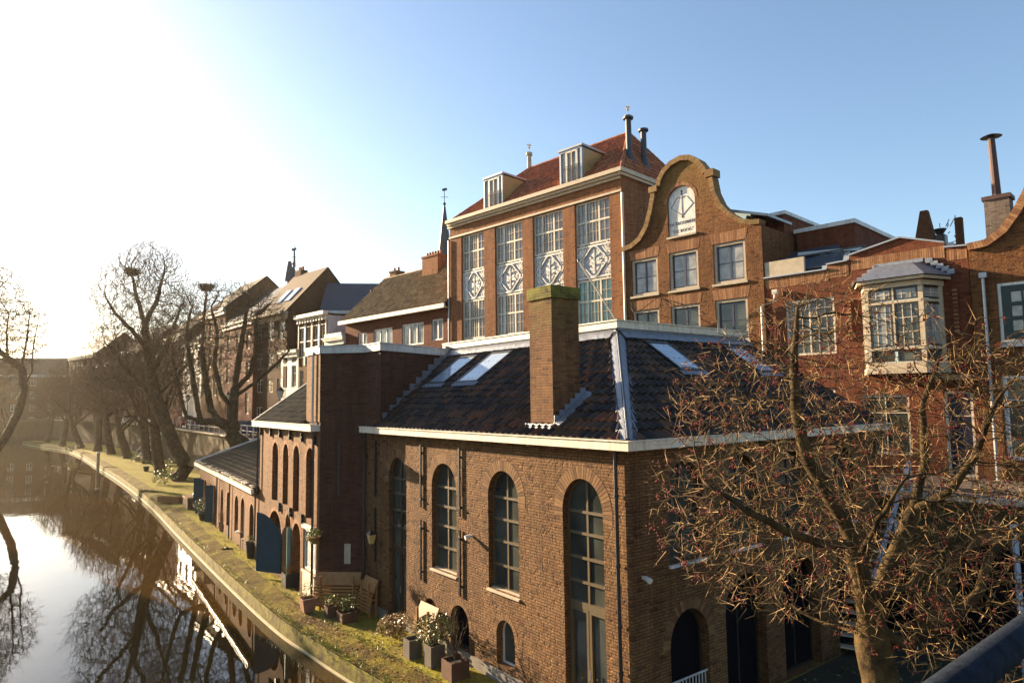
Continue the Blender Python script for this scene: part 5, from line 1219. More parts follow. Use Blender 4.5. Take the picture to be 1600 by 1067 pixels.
plane_tree('leaning_plane_tree', 'big leaning bare tree on the wharf with a round nest in its top', [
    [(-31.2,62.5,0), a_(292,730,Y1), a_(272,695,Y1), a_(256,655,Y1), a_(243,620,Y1), a_(236,585,Y1), a_(230,545,Y1), a_(226,505,Y1), a_(214,465,Y1), a_(206,428,Y1)],
    [a_(236,585,Y1), a_(258,545,61), a_(275,500,60.5), a_(290,460,60)], [a_(243,620,Y1), a_(215,595,63), a_(190,570,63.5), a_(175,540,64)], [a_(243,620,Y1), a_(275,590,63), a_(300,560,64)],
    [a_(230,545,Y1), a_(205,515,61.5), a_(180,490,61), a_(165,465,61)], [a_(226,505,Y1), a_(245,470,63.5), a_(255,430,64)], [a_(256,655,Y1), a_(235,640,61), a_(205,620,60.5)]],
    [(a_(220,480,Y1), (4.6,4.6,5.2), 520), (a_(235,430,Y1), (3.4,3.6,3.2), 240), (a_(185,560,63), (3.2,3.5,3.6), 240), (a_(275,540,62), (3.0,3.4,4.6), 260)],
    21, .62, nests=[(a_(206,424,Y1), .52)], mats=('bark_dark','twig_dark'), origin=(-31.2,62.5,0))
Y2 = 47.5
plane_tree('spreading_street_tree', 'wide branching bare street tree with a nest, standing behind the low annex', [
    [(-19.2,Y2,4), a_(362,680,Y2), a_(364,640,Y2), a_(366,610,Y2), a_(372,570,Y2), a_(380,520,Y2), a_(388,470,Y2)],
    [a_(362,668,Y2), a_(340,658,Y2), a_(312,658,Y2), a_(292,650,Y2), a_(284,630,Y2), a_(276,590,Y2), a_(268,545,Y2), a_(262,505,Y2)],
    [a_(312,658,Y2), a_(306,620,46.5), a_(298,570,46), a_(290,520,46), a_(300,480,46)], [a_(340,658,Y2), a_(330,640,48.5), a_(322,600,49), a_(315,550,49), a_(318,500,49), a_(323,456,49)],
    [a_(364,640,Y2), a_(345,615,46.5), a_(335,570,46), a_(340,520,46), a_(330,480,46)], [a_(366,610,Y2), a_(390,585,47), a_(402,545,46.5), a_(400,500,46.5)],
    [a_(366,620,Y2), a_(395,600,48), a_(425,575,48.5), a_(450,550,49)], [a_(362,668,Y2), a_(340,648,45.8), a_(326,642,45.2), a_(318,600,45), a_(330,560,45)]],
    [(a_(365,520,Y2), (3.8,4.2,3.8), 420), (a_(300,540,Y2), (2.4,3.6,4.0), 320), (a_(410,520,Y2), (2.3,3.4,3.0), 260), (a_(345,470,Y2), (3.6,3.4,1.6), 220)],
    33, .55, rtip=.015, step=.3, dk=.34, tw=(.5,1.3), up=.08, nests=[(a_(323,448,49), .42)], origin=(-19.2,Y2,4))
def std_tree(seed, name, label, H_=15, spread=4.6, lean=-.6, base_r=.5):
    R = random.Random(seed); L = [[(0,0,0), (lean*.6,0,H_*.18), (lean,.1,H_*.34), (lean*1.2,0,H_*.5), (lean*1.3,0,H_*.7)]]
    for k in range(6):
        t = 2*pi*k/6+R.uniform(-.3,.3); z = H_*R.uniform(.22,.45); q = spread*R.uniform(.5,.8)
        L.append([(lean*.8,0,z), (lean+cos(t)*q*.5, sin(t)*q*.5, z+H_*.1), (lean+cos(t)*q, sin(t)*q, z+H_*.3)])
    return plane_tree(name, label, L, [((lean,0,H_*.66), (spread,spread,H_*.34), 520)], seed, base_r, rtip=.024, step=.45, dk=.6, tw=(1.0,2.4), twn=.75, up=.14)
va = std_tree(51, 'wharf_tree', 'slim dark bare tree standing directly behind the leaning tree', 15, 4.0, -.9); va.location = (-35.2, 67.5, 0)
vb = std_tree(57, 'wharf_tree', 'bare wharf tree just before the street stairs', 14.5, 4.6, -.7); vb.location = (-43.6, 80.5, 0)
vc = std_tree(63, 'wharf_tree', 'bare wharf tree beyond the street stairs, spreading low over the water', 13.5, 5.0, -1.6); vc.location = (-50.5, 88.5, 0)
k = 0
for (src, x, y, rz, s, lab) in ((va,-57.5,96.5,1.0,1.0,'bare tree second beyond the street stairs on the wharf'), (vb,-63.5,103,2.2,1.0,'bare tree third beyond the street stairs on the wharf'), (vc,-70.5,110,.6,.95,'bare tree fourth beyond the street stairs on the wharf'),
        (va,-79,118,3.0,.95,'bare tree second from the far end of the wharf'), (vb,-88,127,4.2,.95,'bare tree at the far end of the wharf'), (vb,-100,150,4.2,.9,'rightmost bare tree in front of the brown block closing the canal'), (vc,-113,151,1.2,.9,'middle bare tree in front of the brown block closing the canal'), (va,-124,150,2.2,.9,'leftmost bare tree in front of the brown block closing the canal')):
    dup(src, (x, y, 0 if y < 140 else 3.9), rz, lab, s)
YL = 72
plane_tree('far_bank_tree', 'knobbly pollarded tree leaning over the water at the left picture edge', [
    [(-61.5,70,0), a_(-12,712,70.5), a_(10,680,71), a_(28,645,YL), a_(38,610,YL), a_(34,575,YL), a_(42,530,YL), a_(46,490,YL), a_(44,478,YL)],
    [a_(38,610,YL), a_(50,580,YL), a_(52,545,YL), a_(60,500,YL), a_(62,490,YL)], [a_(34,575,YL), a_(12,560,71), a_(10,520,71), a_(14,490,71), a_(0,470,71)], [a_(12,560,71), a_(-10,540,71), a_(-18,500,71), a_(-10,460,71), a_(22,425,71)],
    [a_(-10,540,71), a_(-40,500,72), a_(-30,450,72), a_(0,440,72), a_(26,445,72)], [a_(10,680,71), a_(2,640,71.5), a_(-20,600,71.5), a_(-30,560,71)]],
    [(a_(30,520,YL), (3.0,3,4.2), 160), (a_(-20,470,YL), (4.5,4,4.5), 160), (a_(0,560,YL), (3,3,3), 80)], 77, .42, rtip=.036, step=.4, dk=.5, tw=(.8,2.0), twn=1.0, up=.0, jit=.35, tw_up=.2, origin=(-61.5,70,0))
# left bank (outside the picture to the left) that carries that tree
LB = off(QS[10:], -21.0); LB2 = off(QS[10:], -60)
mb = MB(); strip(mb, LB, -.02, LB2, -.0); strip(mb, LB, -.7, LB, -.02); tag(mb.build('left_bank', 'terrace'), kind='structure')

lh_ = thing('bank_shade_house', 'unseen brown house added on the opposite bank to shade the near quay', 'house', (-35.2, 42.2, 0), radians(-96))  # out of view, added so its shadow lies along the quay edge
mb = MB(); mb.prism(rect(0, 33, -.2, 9.4), 0, .3, [rect(1.5+i*3.2, 2.9+i*3.2, z, z+1.8) for i in range(10) for z in (1.2, 4.2, 7.0)], back=False) if False else None
mb.box(0, 33, -11, 0, -.2, 9.4); mb.build('wall', 'brick_far', lh_)
for i in range(10):
    for z in (1.2, 4.2, 7.0): grid_window(lh_, 1.5+i*3.2, 2.9+i*3.2, z, z+1.7, .01, 'cream', 'glass', vb=[2.2+i*3.2], hb=[z+1.1])
mb = MB(); mb.add([(-.2,-11.3,9.4),(33.2,-11.3,9.4),(33.2,.3,9.4),(-.2,.3,9.4),(2.5,-5.5,11.2),(30,-5.5,11.2)], [(0,1,5,4),(1,2,5),(2,3,4,5),(3,0,4)]); mb.build('roof', 'tiles_moss', lh_)
# ================================================================== PLANTS, POTS, FURNITURE
def leaf_cloud(mb, R, n, c, rad, s, droop=0):
    for i in range(n):
        v = Vector((R.gauss(0,1), R.gauss(0,1), R.gauss(0,1))).normalized()*R.uniform(.55,1)
        p = Vector(c)+Vector((v.x*rad[0], v.y*rad[1], v.z*rad[2])); d = Vector((R.gauss(0,1), R.gauss(0,1), R.gauss(.2-droop,.8))).normalized(); q = d.cross(Vector((R.gauss(0,1),R.gauss(0,1),R.gauss(0,1)))).normalized()
        L = s*R.uniform(.7,1.4); mb.add([p, p+d*L*.5+q*L*.22, p+d*L, p+d*L*.5-q*L*.22], [(0,1,2,3)])
def leaf_mat(name, a, b): return attr_mat(name, [(0, a), (.5, tuple((x+y)/2 for x, y in zip(a, b))), (1, b)], rough=.45, bd=0, spec=.5)
MT['leaf_gr'] = leaf_mat('glossy_green_leaves', (.05,.085,.015), (.30,.30,.06)); MT['leaf_yel'] = leaf_mat('yellow_green_leaves', (.12,.16,.02), (.36,.38,.06))
MT['leaf_dry'] = leaf_mat('dried_flower_heads', (.30,.19,.07), (.62,.46,.20)); MT['leaf_rust'] = leaf_mat('rusty_grass', (.28,.12,.04), (.50,.28,.10)); MT['leaf_dk'] = leaf_mat('dark_ivy', (.03,.05,.012), (.10,.12,.03))
MT['terra'] = plain('terracotta', (.32,.15,.09), .8, .3, 4); MT['greypot'] = plain('weathered_grey_planter', (.12,.095,.07), .8, .35, 4); MT['rustpot'] = plain('rust_brown_planter', (.12,.055,.03), .75, .4, 5); MT['blackpot'] = plain('black_planter', (.03,.027,.028), .55, .3, 4); MT['soil'] = plain('soil', (.05,.035,.02), .95, .5, 8)
def potted(name, label, loc, kind, w, h, mat, plant, rot=BA, group=None, top=1.0, seed=1, hp=.5, rp=None):
    t = thing(name, label, 'potted plant' if plant else 'planter', loc, rot, group); mb = MB(); R = random.Random(seed)
    if kind == 'box':
        a = w/2; b_ = w/2*top; mb.add([(-a,-a,0),(a,-a,0),(a,a,0),(-a,a,0),(-b_,-b_,h),(b_,-b_,h),(b_,b_,h),(-b_,b_,h),(-b_+.03,-b_+.03,h),(b_-.03,-b_+.03,h),(b_-.03,b_-.03,h),(-b_+.03,b_-.03,h),(-b_+.03,-b_+.03,h-.08),(b_-.03,-b_+.03,h-.08),(b_-.03,b_-.03,h-.08),(-b_+.03,b_-.03,h-.08)],
            [(0,3,2,1),(0,1,5,4),(1,2,6,5),(2,3,7,6),(3,0,4,7),(4,5,9,8),(5,6,10,9),(6,7,11,10),(7,4,8,11),(8,9,13,12),(9,10,14,13),(10,11,15,14),(11,8,12,15)])
        mb.build('pot', mat, t); mb = MB(); mb.box(-b_+.03,b_-.03,-b_+.03,b_-.03,h-.12,h-.06); mb.build('soil', 'soil', t)
    else:
        mb.tube([(0,0,0),(0,0,h*.9),(0,0,h*.9),(0,0,h),(0,0,h),(0,0,h-.07)], [w*.36,w*.48,w*.53,w*.53,w*.46,w*.45], 16); mb.build('pot', mat, t)
    rp = rp or w*.6
    if plant == 'shrub':
        mb = MB()
        for i in range(10): 
            th = R.uniform(0,2*pi); mb.tube([(0,0,h-.05),(cos(th)*rp*.3,sin(th)*rp*.3,h+hp*.5),(cos(th)*rp*.7,sin(th)*rp*.7,h+hp*R.uniform(.7,1.2))], [.012,.009,.004], 4)
        mb.build('stems', 'twig_dark', t); mb = MB(); leaf_cloud(mb, R, int(500*rp*hp*4)+120, (0,0,h+hp*.6), (rp,rp,hp*.6), .07); tag(mb.build('leaves', 'leaf_gr', t))
    elif plant == 'herb':
        mb = MB(); leaf_cloud(mb, R, 160, (0,0,h+hp*.45), (rp,rp,hp*.5), .06); tag(mb.build('leaves', 'leaf_yel', t))
    elif plant in ('grass', 'dry'):
        mb = MB()
        for i in range(130):
            th = R.uniform(0,2*pi); q = R.uniform(.1,1)*rp; L = hp*R.uniform(.6,1.2); spikes(mb, (cos(th)*q*.3,sin(th)*q*.3,h-.05), (cos(th)*q,sin(th)*q,L), L, .010)
        mb.build('blades', 'leaf_rust' if plant == 'dry' else 'leaf_yel', t)
    elif plant == 'bare':
        mb = MB()
        for i in range(13):
            th = R.uniform(0,2*pi); p = Vector((0,0,h-.05)); d = Vector((cos(th)*.25,sin(th)*.25,1)).normalized(); pts = [p]
            for j in range(6): d = (d+Vector((R.gauss(0,.14),R.gauss(0,.14),.05))).normalized(); p = p+d*hp/6*R.uniform(.8,1.1); pts.append(p)
            mb.tube(pts, [.013-.0017*j for j in range(7)], 5)
            for j in range(2,7):
                for z in range(2): spikes(mb, pts[j], (R.gauss(0,.6),R.gauss(0,.6),.7), .22, .005)
        mb.build('bare_stems', 'twig_dark', t)
    return t
potted('planter_box', 'rusty brown cube planter with bare upright shrub, nearest the camera', (-1.55,17.65,0), 'box', .52, .45, 'rustpot', 'bare', hp=1.25, rp=.4, seed=3)
potted('tall_planter', 'tall grey planter overflowing with glossy green shrub', (-2.18,18.45,0), 'box', .42, .55, 'greypot', 'shrub', hp=.62, rp=.62, seed=4)
potted('tall_planter', 'empty grey planter half hidden left of the glossy green shrub', (-2.85,19.05,0), 'box', .38, .5, 'greypot', None, seed=5)
t = thing('hydrangea_bush', 'round bush of dried tan flower heads against the wall beside the first door', 'bush', (-3.55,20.5,0))
mb = MB(); Rr = random.Random(8)
for i in range(70):
    th = Rr.uniform(0,2*pi); ph = Rr.uniform(.05,1); c = Vector((cos(th)*.55*sqrt(1-ph*ph*.8), sin(th)*.55*sqrt(1-ph*ph*.8), .15+.50*ph)); leaf_cloud(mb, Rr, 34, c, (.085,.085,.07), .04)
mb.build('flower_heads', 'leaf_dry', t); mb = MB(); leaf_cloud(mb, Rr, 160, (0,0,.3), (.42,.42,.28), .08); mb.build('leaves', 'leaf_rust', t); mb = MB()
for i in range(20):
    th = Rr.uniform(0,2*pi); mb.tube([(0,0,0),(cos(th)*.25,sin(th)*.25,.3),(cos(th)*.42,sin(th)*.42,.5)], .007, 4)
mb.build('stems', 'twig_dark', t)
def bench(label, loc, rot, L=1.7, nboards=5, tilt=.0, name='folded_bench', cat='bench', mat='wood'):
    t = thing(name, label, cat, loc, rot)
    mb = MB(); mb.hexa([(-L/2,-.24,.66),(L/2,-.24,.66),(L/2,-.06,.97),(-L/2,-.06,.97)],[(-L/2,-.21,.64),(L/2,-.21,.64),(L/2,-.03,.95),(-L/2,-.03,.95)]); mb.build('table_top', mat, t)
    t.scale = (1, 1, 1.25)
    for i in range(nboards):
        mb = MB(); z = .57-i*.082; y = -.27-.022*i; mb.box(-L/2-.04, L/2-.02, y, y+.03, z, z+.055); mb.build('slat', mat, t)
    for s in (-1, 1):
        mb = MB(); x = s*(L/2-.2); mb.bar((x,-.3,.9),(x,-.28,.0),.05,.07); mb.bar((x,-.02,.9),(x,-.05,.0),.05,.07); mb.bar((x,-.35,.45),(x,.0,.45),.04,.05); mb.build('leg', mat, t)
    return t
f1p = BP+Vector((dr.x, dr.y, 0)) if False else BP
TR = Matrix.Rotation(BA, 3, 'Z')
pw = TR @ Vector((p2[0]*.5, p2[1]*.5, 0))+BP; ta = BA+atan2(p2[1], p2[0])
n_ = Vector((sin(ta), -cos(ta), 0))
bench('wide folded teak table bench against the dark tower wall', tuple(pw+n_*.12), ta, 1.55, 6)
q_ = Matrix.Rotation(MA, 3, 'Z') @ Vector((-11.35, -.12, 0))+Vector(MO); bench('narrow folded teak bench left of the tall glazed door', tuple(q_), MA, .95, 6)
q_ = Matrix.Rotation(MA, 3, 'Z') @ Vector((-7.55, -.15, 0))+Vector(MO); bench('pale wooden bench behind the glossy green shrub', tuple(q_), MA, 1.0, 4, mat='woodlight')
potted('terracotta_pot', 'tapered terracotta pot with yellow green shrub at the tower corner', (-7.0,23.2,0), 'box', .34, .45, 'terra', 'herb', top=1.45, hp=.55, rp=.30, seed=12)
potted('small_planter', 'small brown planter with leafy plant before the wide bench', (-6.05,22.55,0), 'box', .34, .36, 'rustpot', 'herb', hp=.42, rp=.28, seed=13)
potted('planter_trough', 'low brown trough with white flecked shrub before the wide bench', (-5.42,22.15,0), 'box', .52, .3, 'rustpot', 'shrub', hp=.42, rp=.33, seed=14)
potted('black_planter_box', 'black square planter with rusty dry grass beside the dark doorway', (-8.62,26.35,0), 'box', .55, .5, 'blackpot', 'dry', hp=.55, rp=.4, seed=15)
potted('black_bin_pot', 'black tapered pot standing at the corner beside the teal door leaf', (-12.0,31.1,0), 'round', .5, .72, 'blackpot', 'herb', hp=.3, rp=.25, seed=16)
potted('terracotta_pot', 'small terracotta pot by the annex chairs', (-16.1,37.6,0), 'round', .5, .5, 'terra', 'dry', hp=.9, rp=.3, seed=17)
potted('terracotta_pot', 'larger terracotta pot with tall twiggy plant by the annex wall', (-15.5,37.3,0), 'round', .6, .55, 'terra', 'bare', hp=1.3, rp=.4, seed=18)
potted('leafy_tub', 'dark tub of bushy green plant in front of the open annex shutter', (-18.7,41.2,0), 'round', .9, .45, 'blackpot', 'shrub', hp=.8, rp=.75, seed=19)
potted('garden_pot', 'small dark pot with a leafy plant before the street stairs', (-38.7,71.2,0), 'round', .6, .5, 'blackpot', 'herb', hp=.8, rp=.6, seed=20)
for (x, y, s, lab, nm) in ((-37.3,71.8,1.3,'yellow green bush right of the small dark pot before the stairs','round_bush'), (-30.6,59.4,1.5,'yellow green bush at the foot of the leaning tree','leafy_bush'), (-46.5,83.5,1.0,'small low green bush near the stairs foot','low_bush'), (-66.5,101.5,1.4,'green tuft hanging over the quay edge at the bend','quay_tuft')):
    t = thing(nm, lab, 'bush', (x,y,0)); mb = MB(); R_ = random.Random(int(-x*7))
    for k in range(12):
        th = R_.uniform(0,2*pi); q = s*.45; leaf_cloud(mb, R_, 60, (cos(th)*q, sin(th)*q, s*R_.uniform(.15,.7)), (s*.35,s*.35,s*.3), .13)
    mb.build('foliage', 'leaf_yel', t); mb = MB()
    for k in range(8): th = k*.8; mb.tube([(0,0,0),(cos(th)*s*.3,sin(th)*s*.3,s*.6)], .02, 4)
    mb.build('stems', 'twig_dark', t)
# fallen leaves and weeds on the terrace
mb = MB(); Rr = random.Random(91)
def on_terrace(t, d):
    i = min(int(t*(len(QS)-1)), len(QS)-2); a = QS[i]; c = QS[i+1]; f_ = t*(len(QS)-1)-i; p = a.lerp(c, f_); dd = (c-a).normalized(); return (p.x+dd.y*d, p.y-dd.x*d)
for i in range(2600):
    x, y = on_terrace(Rr.uniform(.18,.62)**1.15, abs(Rr.gauss(0,1))*1.1+.1 if Rr.random() < .5 else Rr.uniform(.3,3.2)); a = Rr.uniform(0,6.3); L = Rr.uniform(.02,.055)
    p = Vector((x,y,.012)); d = Vector((cos(a),sin(a),Rr.uniform(0,.4)))*L; q = Vector((-sin(a),cos(a),Rr.uniform(0,.4)))*L*.6; mb.add([p-d, p+q, p+d, p-q+Vector((0,0,.01))], [(0,1,2,3)])
tag(mb.build('fallen_leaves', 'leaf_rust'), 'brown leaves scattered over the mossy terrace', 'fallen leaves', kind='stuff')
mb = MB()
for i in range(1500):
    t_ = Rr.uniform(.16,.7); x, y = on_terrace(t_, Rr.choice([.0,.05,.85,.9,1.2])+Rr.gauss(0,.07)); z = -.09 if Rr.random() < .5 else 0
    for k in range(4): spikes(mb, (x+Rr.gauss(0,.03),y+Rr.gauss(0,.03),z), (Rr.gauss(0,.6),Rr.gauss(0,.6),1), Rr.uniform(.04,.16), .007)
tag(mb.build('edge_weeds', 'leaf_yel'), 'small weeds and grass blades along the quay edge', 'weeds', kind='stuff')
# hanging basket on the tower corner
hb = TR @ Vector((.25,-.25,0))+BP; t = thing('hanging_basket', 'trailing green hanging basket at the tower corner', 'hanging plant', (hb.x,hb.y,2.3), BA)
mb = MB(); mb.tube([(0,0,-.12),(0,0,.05),(0,0,.12)], [.08,.2,.22], 12); mb.build('basket', 'wood', t); mb = MB(); Rr = random.Random(4)
for k in range(9): leaf_cloud(mb, Rr, 60, (Rr.uniform(-.5,.35), Rr.uniform(-.15,.1), Rr.uniform(-.1,.28)), (.14,.14,.12), .065)
mb.build('leaves', 'leaf_yel', t); mb = MB(); mb.tube([(0,.25,.5),(0,0,.5),(0,0,.12)], .012, 5); mb.build('bracket', 'black', t)
# wall lantern
def wall_lamp(label, loc, rot):
    t = thing('wall_lantern', label, 'lamp', loc, rot)
    mb = MB(); mb.tube([(0,0,-.25),(0,-.2,-.3),(0,-.3,-.12)], .014, 6); mb.tube([(0,0,-.1),(0,-.15,-.22)], .01, 5); mb.box(-.04,.04,-.01,.02,-.35,-.1); mb.build('bracket', 'black', t)
    mb = MB(); mb.add([(x*.06,-.3+y*.06,-.1) for x,y in ((-1,-1),(1,-1),(1,1),(-1,1))]+[(x*.12,-.3+y*.12,.2) for x,y in ((-1,-1),(1,-1),(1,1),(-1,1))], [(0,3,2,1),(4,5,6,7),(0,1,5,4),(1,2,6,5),(2,3,7,6),(3,0,4,7)]); mb.build('lantern_glass', plain('amber_lamp_glass', (.62,.46,.18), .2, .2, 3), t)
    mb = MB(); mb.add([(x*.15,-.3+y*.15,.2) for x,y in ((-1,-1),(1,-1),(1,1),(-1,1))]+[(0,-.3,.36)], [(0,1,4),(1,2,4),(2,3,4),(3,0,4),(0,3,2,1)]); mb.tube([(0,-.3,.34),(0,-.3,.42)], .02, 6); mb.build('lantern_cap', 'black', t); return t
q_ = Matrix.Rotation(MA, 3, 'Z') @ Vector((-11.15, 0, 0))+Vector(MO); wall_lamp('amber glass wall lantern left of the tall glazed door', (q_.x,q_.y,2.45), MA)
# chairs by the annex, timber boxes
def chair(label, loc, rot, mat, group=None):
    t = thing('garden_chair', label, 'chair', loc, rot, group); mb = MB()
    for i in range(5): mb.box(-.24,.24,-.24+i*.1,-.16+i*.1,.43,.46)
    mb.build('seat', mat, t); mb = MB()
    for i in range(4): mb.box(-.24,.24,.25+i*.015,.28+i*.015,.55+i*.1,.62+i*.1)
    mb.build('backrest', mat, t)
    for sx in (-1,1):
        for sy in (-1,1):
            mb = MB(); mb.bar((sx*.22,sy*.24,0),(sx*.22,sy*.22,.9 if sy > 0 else .44),.035); mb.build('leg', mat, t)
    return t
chair('pale garden chair nearest the black tapered pot', (-13.0,33.2,0), BA+.5, 'cream'); chair('brown garden chair beside the annex wall, second from the black pot', (-13.7,34.6,0), BA+2.4, 'wood'); chair('white leaning chair between the terracotta pots', (-15.9,38.3,0), BA+1.2, 'white')
t = thing('small_table', 'small round table between the annex chairs', 'table', (-13.5,33.8,0)); mb = MB(); mb.tube([(0,0,.68),(0,0,.71)], .34, 16); mb.build('top', 'greypaint', t); mb = MB(); mb.tube([(0,0,0),(0,0,.68)], .03, 8); mb.bar((-.25,0,.02),(.25,0,.02),.04); mb.bar((0,-.25,.02),(0,.25,.02),.04); mb.build('pedestal', 'black', t)
t = thing('timber_chest', 'dark wooden chest beside the far end of the annex', 'chest', (-21.9,46.0,0), BA); mb = MB(); mb.box(-.9,.9,-.35,.35,.05,.72); mb.build('body', 'rustpot', t); mb = MB(); mb.box(-.95,.95,-.4,.4,.72,.8); mb.build('lid', 'wood', t); mb = MB(); mb.box(-.85,-.75,-.3,.3,0,.05); mb.box(.75,.85,-.3,.3,0,.05); mb.build('feet', 'black', t)
t = thing('timber_trough', 'long low timber trough on the mossy wharf near the quay', 'trough', (-24.6,48.6,0), radians(-20)); mb = MB(); mb.box(-1.0,1.0,-.22,-.17,0,.42); mb.box(-1.0,1.0,.17,.22,0,.42); mb.box(-1.0,-.95,-.17,.17,0,.42); mb.box(.95,1.0,-.17,.17,0,.42); mb.build('planks', 'wood', t); mb = MB(); mb.box(-.95,.95,-.17,.17,.02,.34); mb.build('soil', 'soil', t)
t = thing('white_globe', 'small white ball ornament near the annex end', 'ornament', (-21.0,44.7,0)); mb = MB(); mb.tube([(0,0,.8),(0,0,.83),(0,0,.9),(0,0,1.0),(0,0,1.1),(0,0,1.17),(0,0,1.2)], [.02,.1,.17,.2,.17,.1,.02], 12); mb.build('ball', 'white', t, True); mb = MB(); mb.tube([(0,0,0),(0,0,.82)], .03, 6); mb.build('stem', 'black', t)
# mooring post in the water
t = thing('mooring_post', 'pale post standing in the canal beside the quay', 'post', (-48.6,79.0,-.7)); mb = MB(); mb.tube([(0,0,0),(0,0,2.05)], .17, 10); mb.build('shaft', plain('mossy_post', (.42,.40,.26), .8, .5, 2), t); mb = MB(); mb.tube([(0,0,2.05),(0,0,2.22),(0,0,2.26)], [.22,.22,.1], 10); mb.build('cap', 'white', t)
# iron ladder eye on quay
t = thing('mooring_ring', 'small dark iron mooring plate on the mossy quay', 'mooring ring', (-13.9,33.0,0)); mb = MB(); mb.box(-.25,.25,-.06,.06,0,.05); mb.tube([(cos(k*pi/6)*.09,sin(k*pi/6)*.09,.07) for k in range(13)], .015, 5); mb.build('ring', 'black', t)

# ------------------------------------------------ street furniture: railing, lamps, cars, stairs
def railing(name, label, line, z, h=1.0, gap=2.0, mat='greypaint'):
    t = thing(name, label, 'railing', (line[0][0], line[0][1], z)); o = Vector((*line[0],0)); mb = MB(); pb = []
    for i in range(len(line)-1):
        a = Vector((*line[i],0))-o; c = Vector((*line[i+1],0))-o
        for zz in (h, h*.55): mb.tube([a+Vector((0,0,zz)), c+Vector((0,0,zz))], .03, 5)
        L = (c-a).length; k = int(L/gap)
        for j in range(k): pb.append(a+(c-a)*(j/k))
    mb.build('rails', mat, t)
    m0 = None
    for p in pb:
        q = MB(); q.box(-.045,.045,-.045,.045,0,h+.04)
        if m0 is None: m0 = q.build('post', mat, t); m0.location = p
        else: d_ = m0.copy(); COL.objects.link(d_); d_.parent = t; d_.location = p
    return t
RWo = [(x+.25, y+.2) for x, y in RW]
railing('street_railing', 'white railing on the street edge above the wharf from annex to stairs', RWo[5:9], ZS+.12)
railing('street_railing', 'white railing on the street edge beyond the stairs', RWo[9:12], ZS+.12, gap=3)
def street_lamp(label, x, y, hgt=3.3):
    t = thing('street_lamp', label, 'street lamp', (x,y,ZS)); mb = MB(); mb.tube([(0,0,0),(0,0,.5),(0,0,.5),(0,0,hgt)], [.11,.09,.055,.045], 8); mb.bar((-.25,0,hgt-.15),(.25,0,hgt-.15),.03); mb.build('post', 'black', t)
    mb = MB(); mb.tube([(0,0,hgt),(0,0,hgt+.5)], [.13,.26], 6); mb.build('lantern', plain('lamp_glass', (.65,.58,.42), .2, .2, 3), t); mb = MB(); mb.tube([(0,0,hgt+.5),(0,0,hgt+.62),(0,0,hgt+.8)], [.3,.2,.04], 6); mb.build('cap', 'black', t)
street_lamp('street lamp with glass lantern in front of the brown gable', -15.9, 45.8); street_lamp('street lamp among branches of the wide street tree', -26.8, 63.0); street_lamp('street lamp behind the leaning tree', -37.5, 77.3)
def car(label, loc, rot, col):
    cm = plain('car_paint', col, .25, .1, 1, bd=0, spec=.7); t = thing('parked_car', label, 'car', loc, rot)
    prof = [(-2.1,.35),(-2.12,.75),(-2.0,.92),(-1.25,1.0),(-.75,1.42),(.75,1.45),(1.5,1.05),(2.05,.95),(2.12,.7),(2.1,.35)]
    mb = MB(); n = len(prof); W = .84
    sec = [(-W,0),(-W,1)]; vs = []
    for (s, inset) in ((-1,0),(1,0)):
        for x, z in prof: vs.append((x, s*(W-(.14 if z > 1.1 else 0)), z))
    mb.add(vs, [tuple(range(n-1,-1,-1)), tuple(range(n,2*n))]+[(i,(i+1)%n,n+(i+1)%n,n+i) for i in range(n)]); mb.build('body', cm, t)
    mb = MB()
    for s in (-1, 1):
        y = s*(W-.12); mb.add([(-1.15,y+s*.13,1.02),(-.72,y+s*.0,1.36),(.72,y,1.38),(1.35,y+s*.13,1.04)], [(0,1,2,3) if s < 0 else (3,2,1,0)])
    mb.add([(-1.27,-.66,1.03),(-1.27,.66,1.03),(-.8,.6,1.41),(-.8,-.6,1.41)], [(0,3,2,1)]); mb.add([(1.5,-.66,1.08),(1.5,.66,1.08),(.84,.6,1.43),(.84,-.6,1.43)], [(0,1,2,3)])
    mb.build('windows', 'glass', t)
    for x in (-1.3, 1.3):
        for s in (-1, 1):
            mb = MB(); mb.tube([(x,s*.72,.32),(x,s*.88,.32)], .32, 16); w_ = mb.build('wheel', 'black', t); mb = MB(); mb.tube([(x,s*.86,.32),(x,s*.895,.32)], .18, 12); mb.build('rim', 'zinc', w_)
    for s in (-1, 1):
        mb = MB(); mb.box(2.04,2.12,s*.62-.14,s*.62+.14,.66,.8); mb.build('headlight', 'white', t); mb = MB(); mb.box(-2.13,-2.05,s*.65-.12,s*.65+.12,.7,.85); mb.build('tail_light', plain('tail_red', (.4,.02,.02), .3), t)
    return t
car('dark blue parked car right of the wide street tree trunk', (-24.2,60.6,ZS), radians(125), (.03,.05,.10)); car('dark red parked car left of the wide street tree', (-41.3,85.0,ZS), radians(125), (.20,.015,.012)); car('blue parked car behind the leaning tree trunk', (-38.0,80.5,ZS), radians(125), (.04,.08,.18))
car('white parked car nearest the leaning tree', (-48.5,91.5,ZS), radians(127), (.75,.75,.75)); car('silver parked car between two white cars', (-53.3,96.8,ZS), radians(128), (.4,.4,.42)); car('white parked car farthest along the street edge', (-59.5,103.5,ZS), radians(130), (.7,.7,.7))
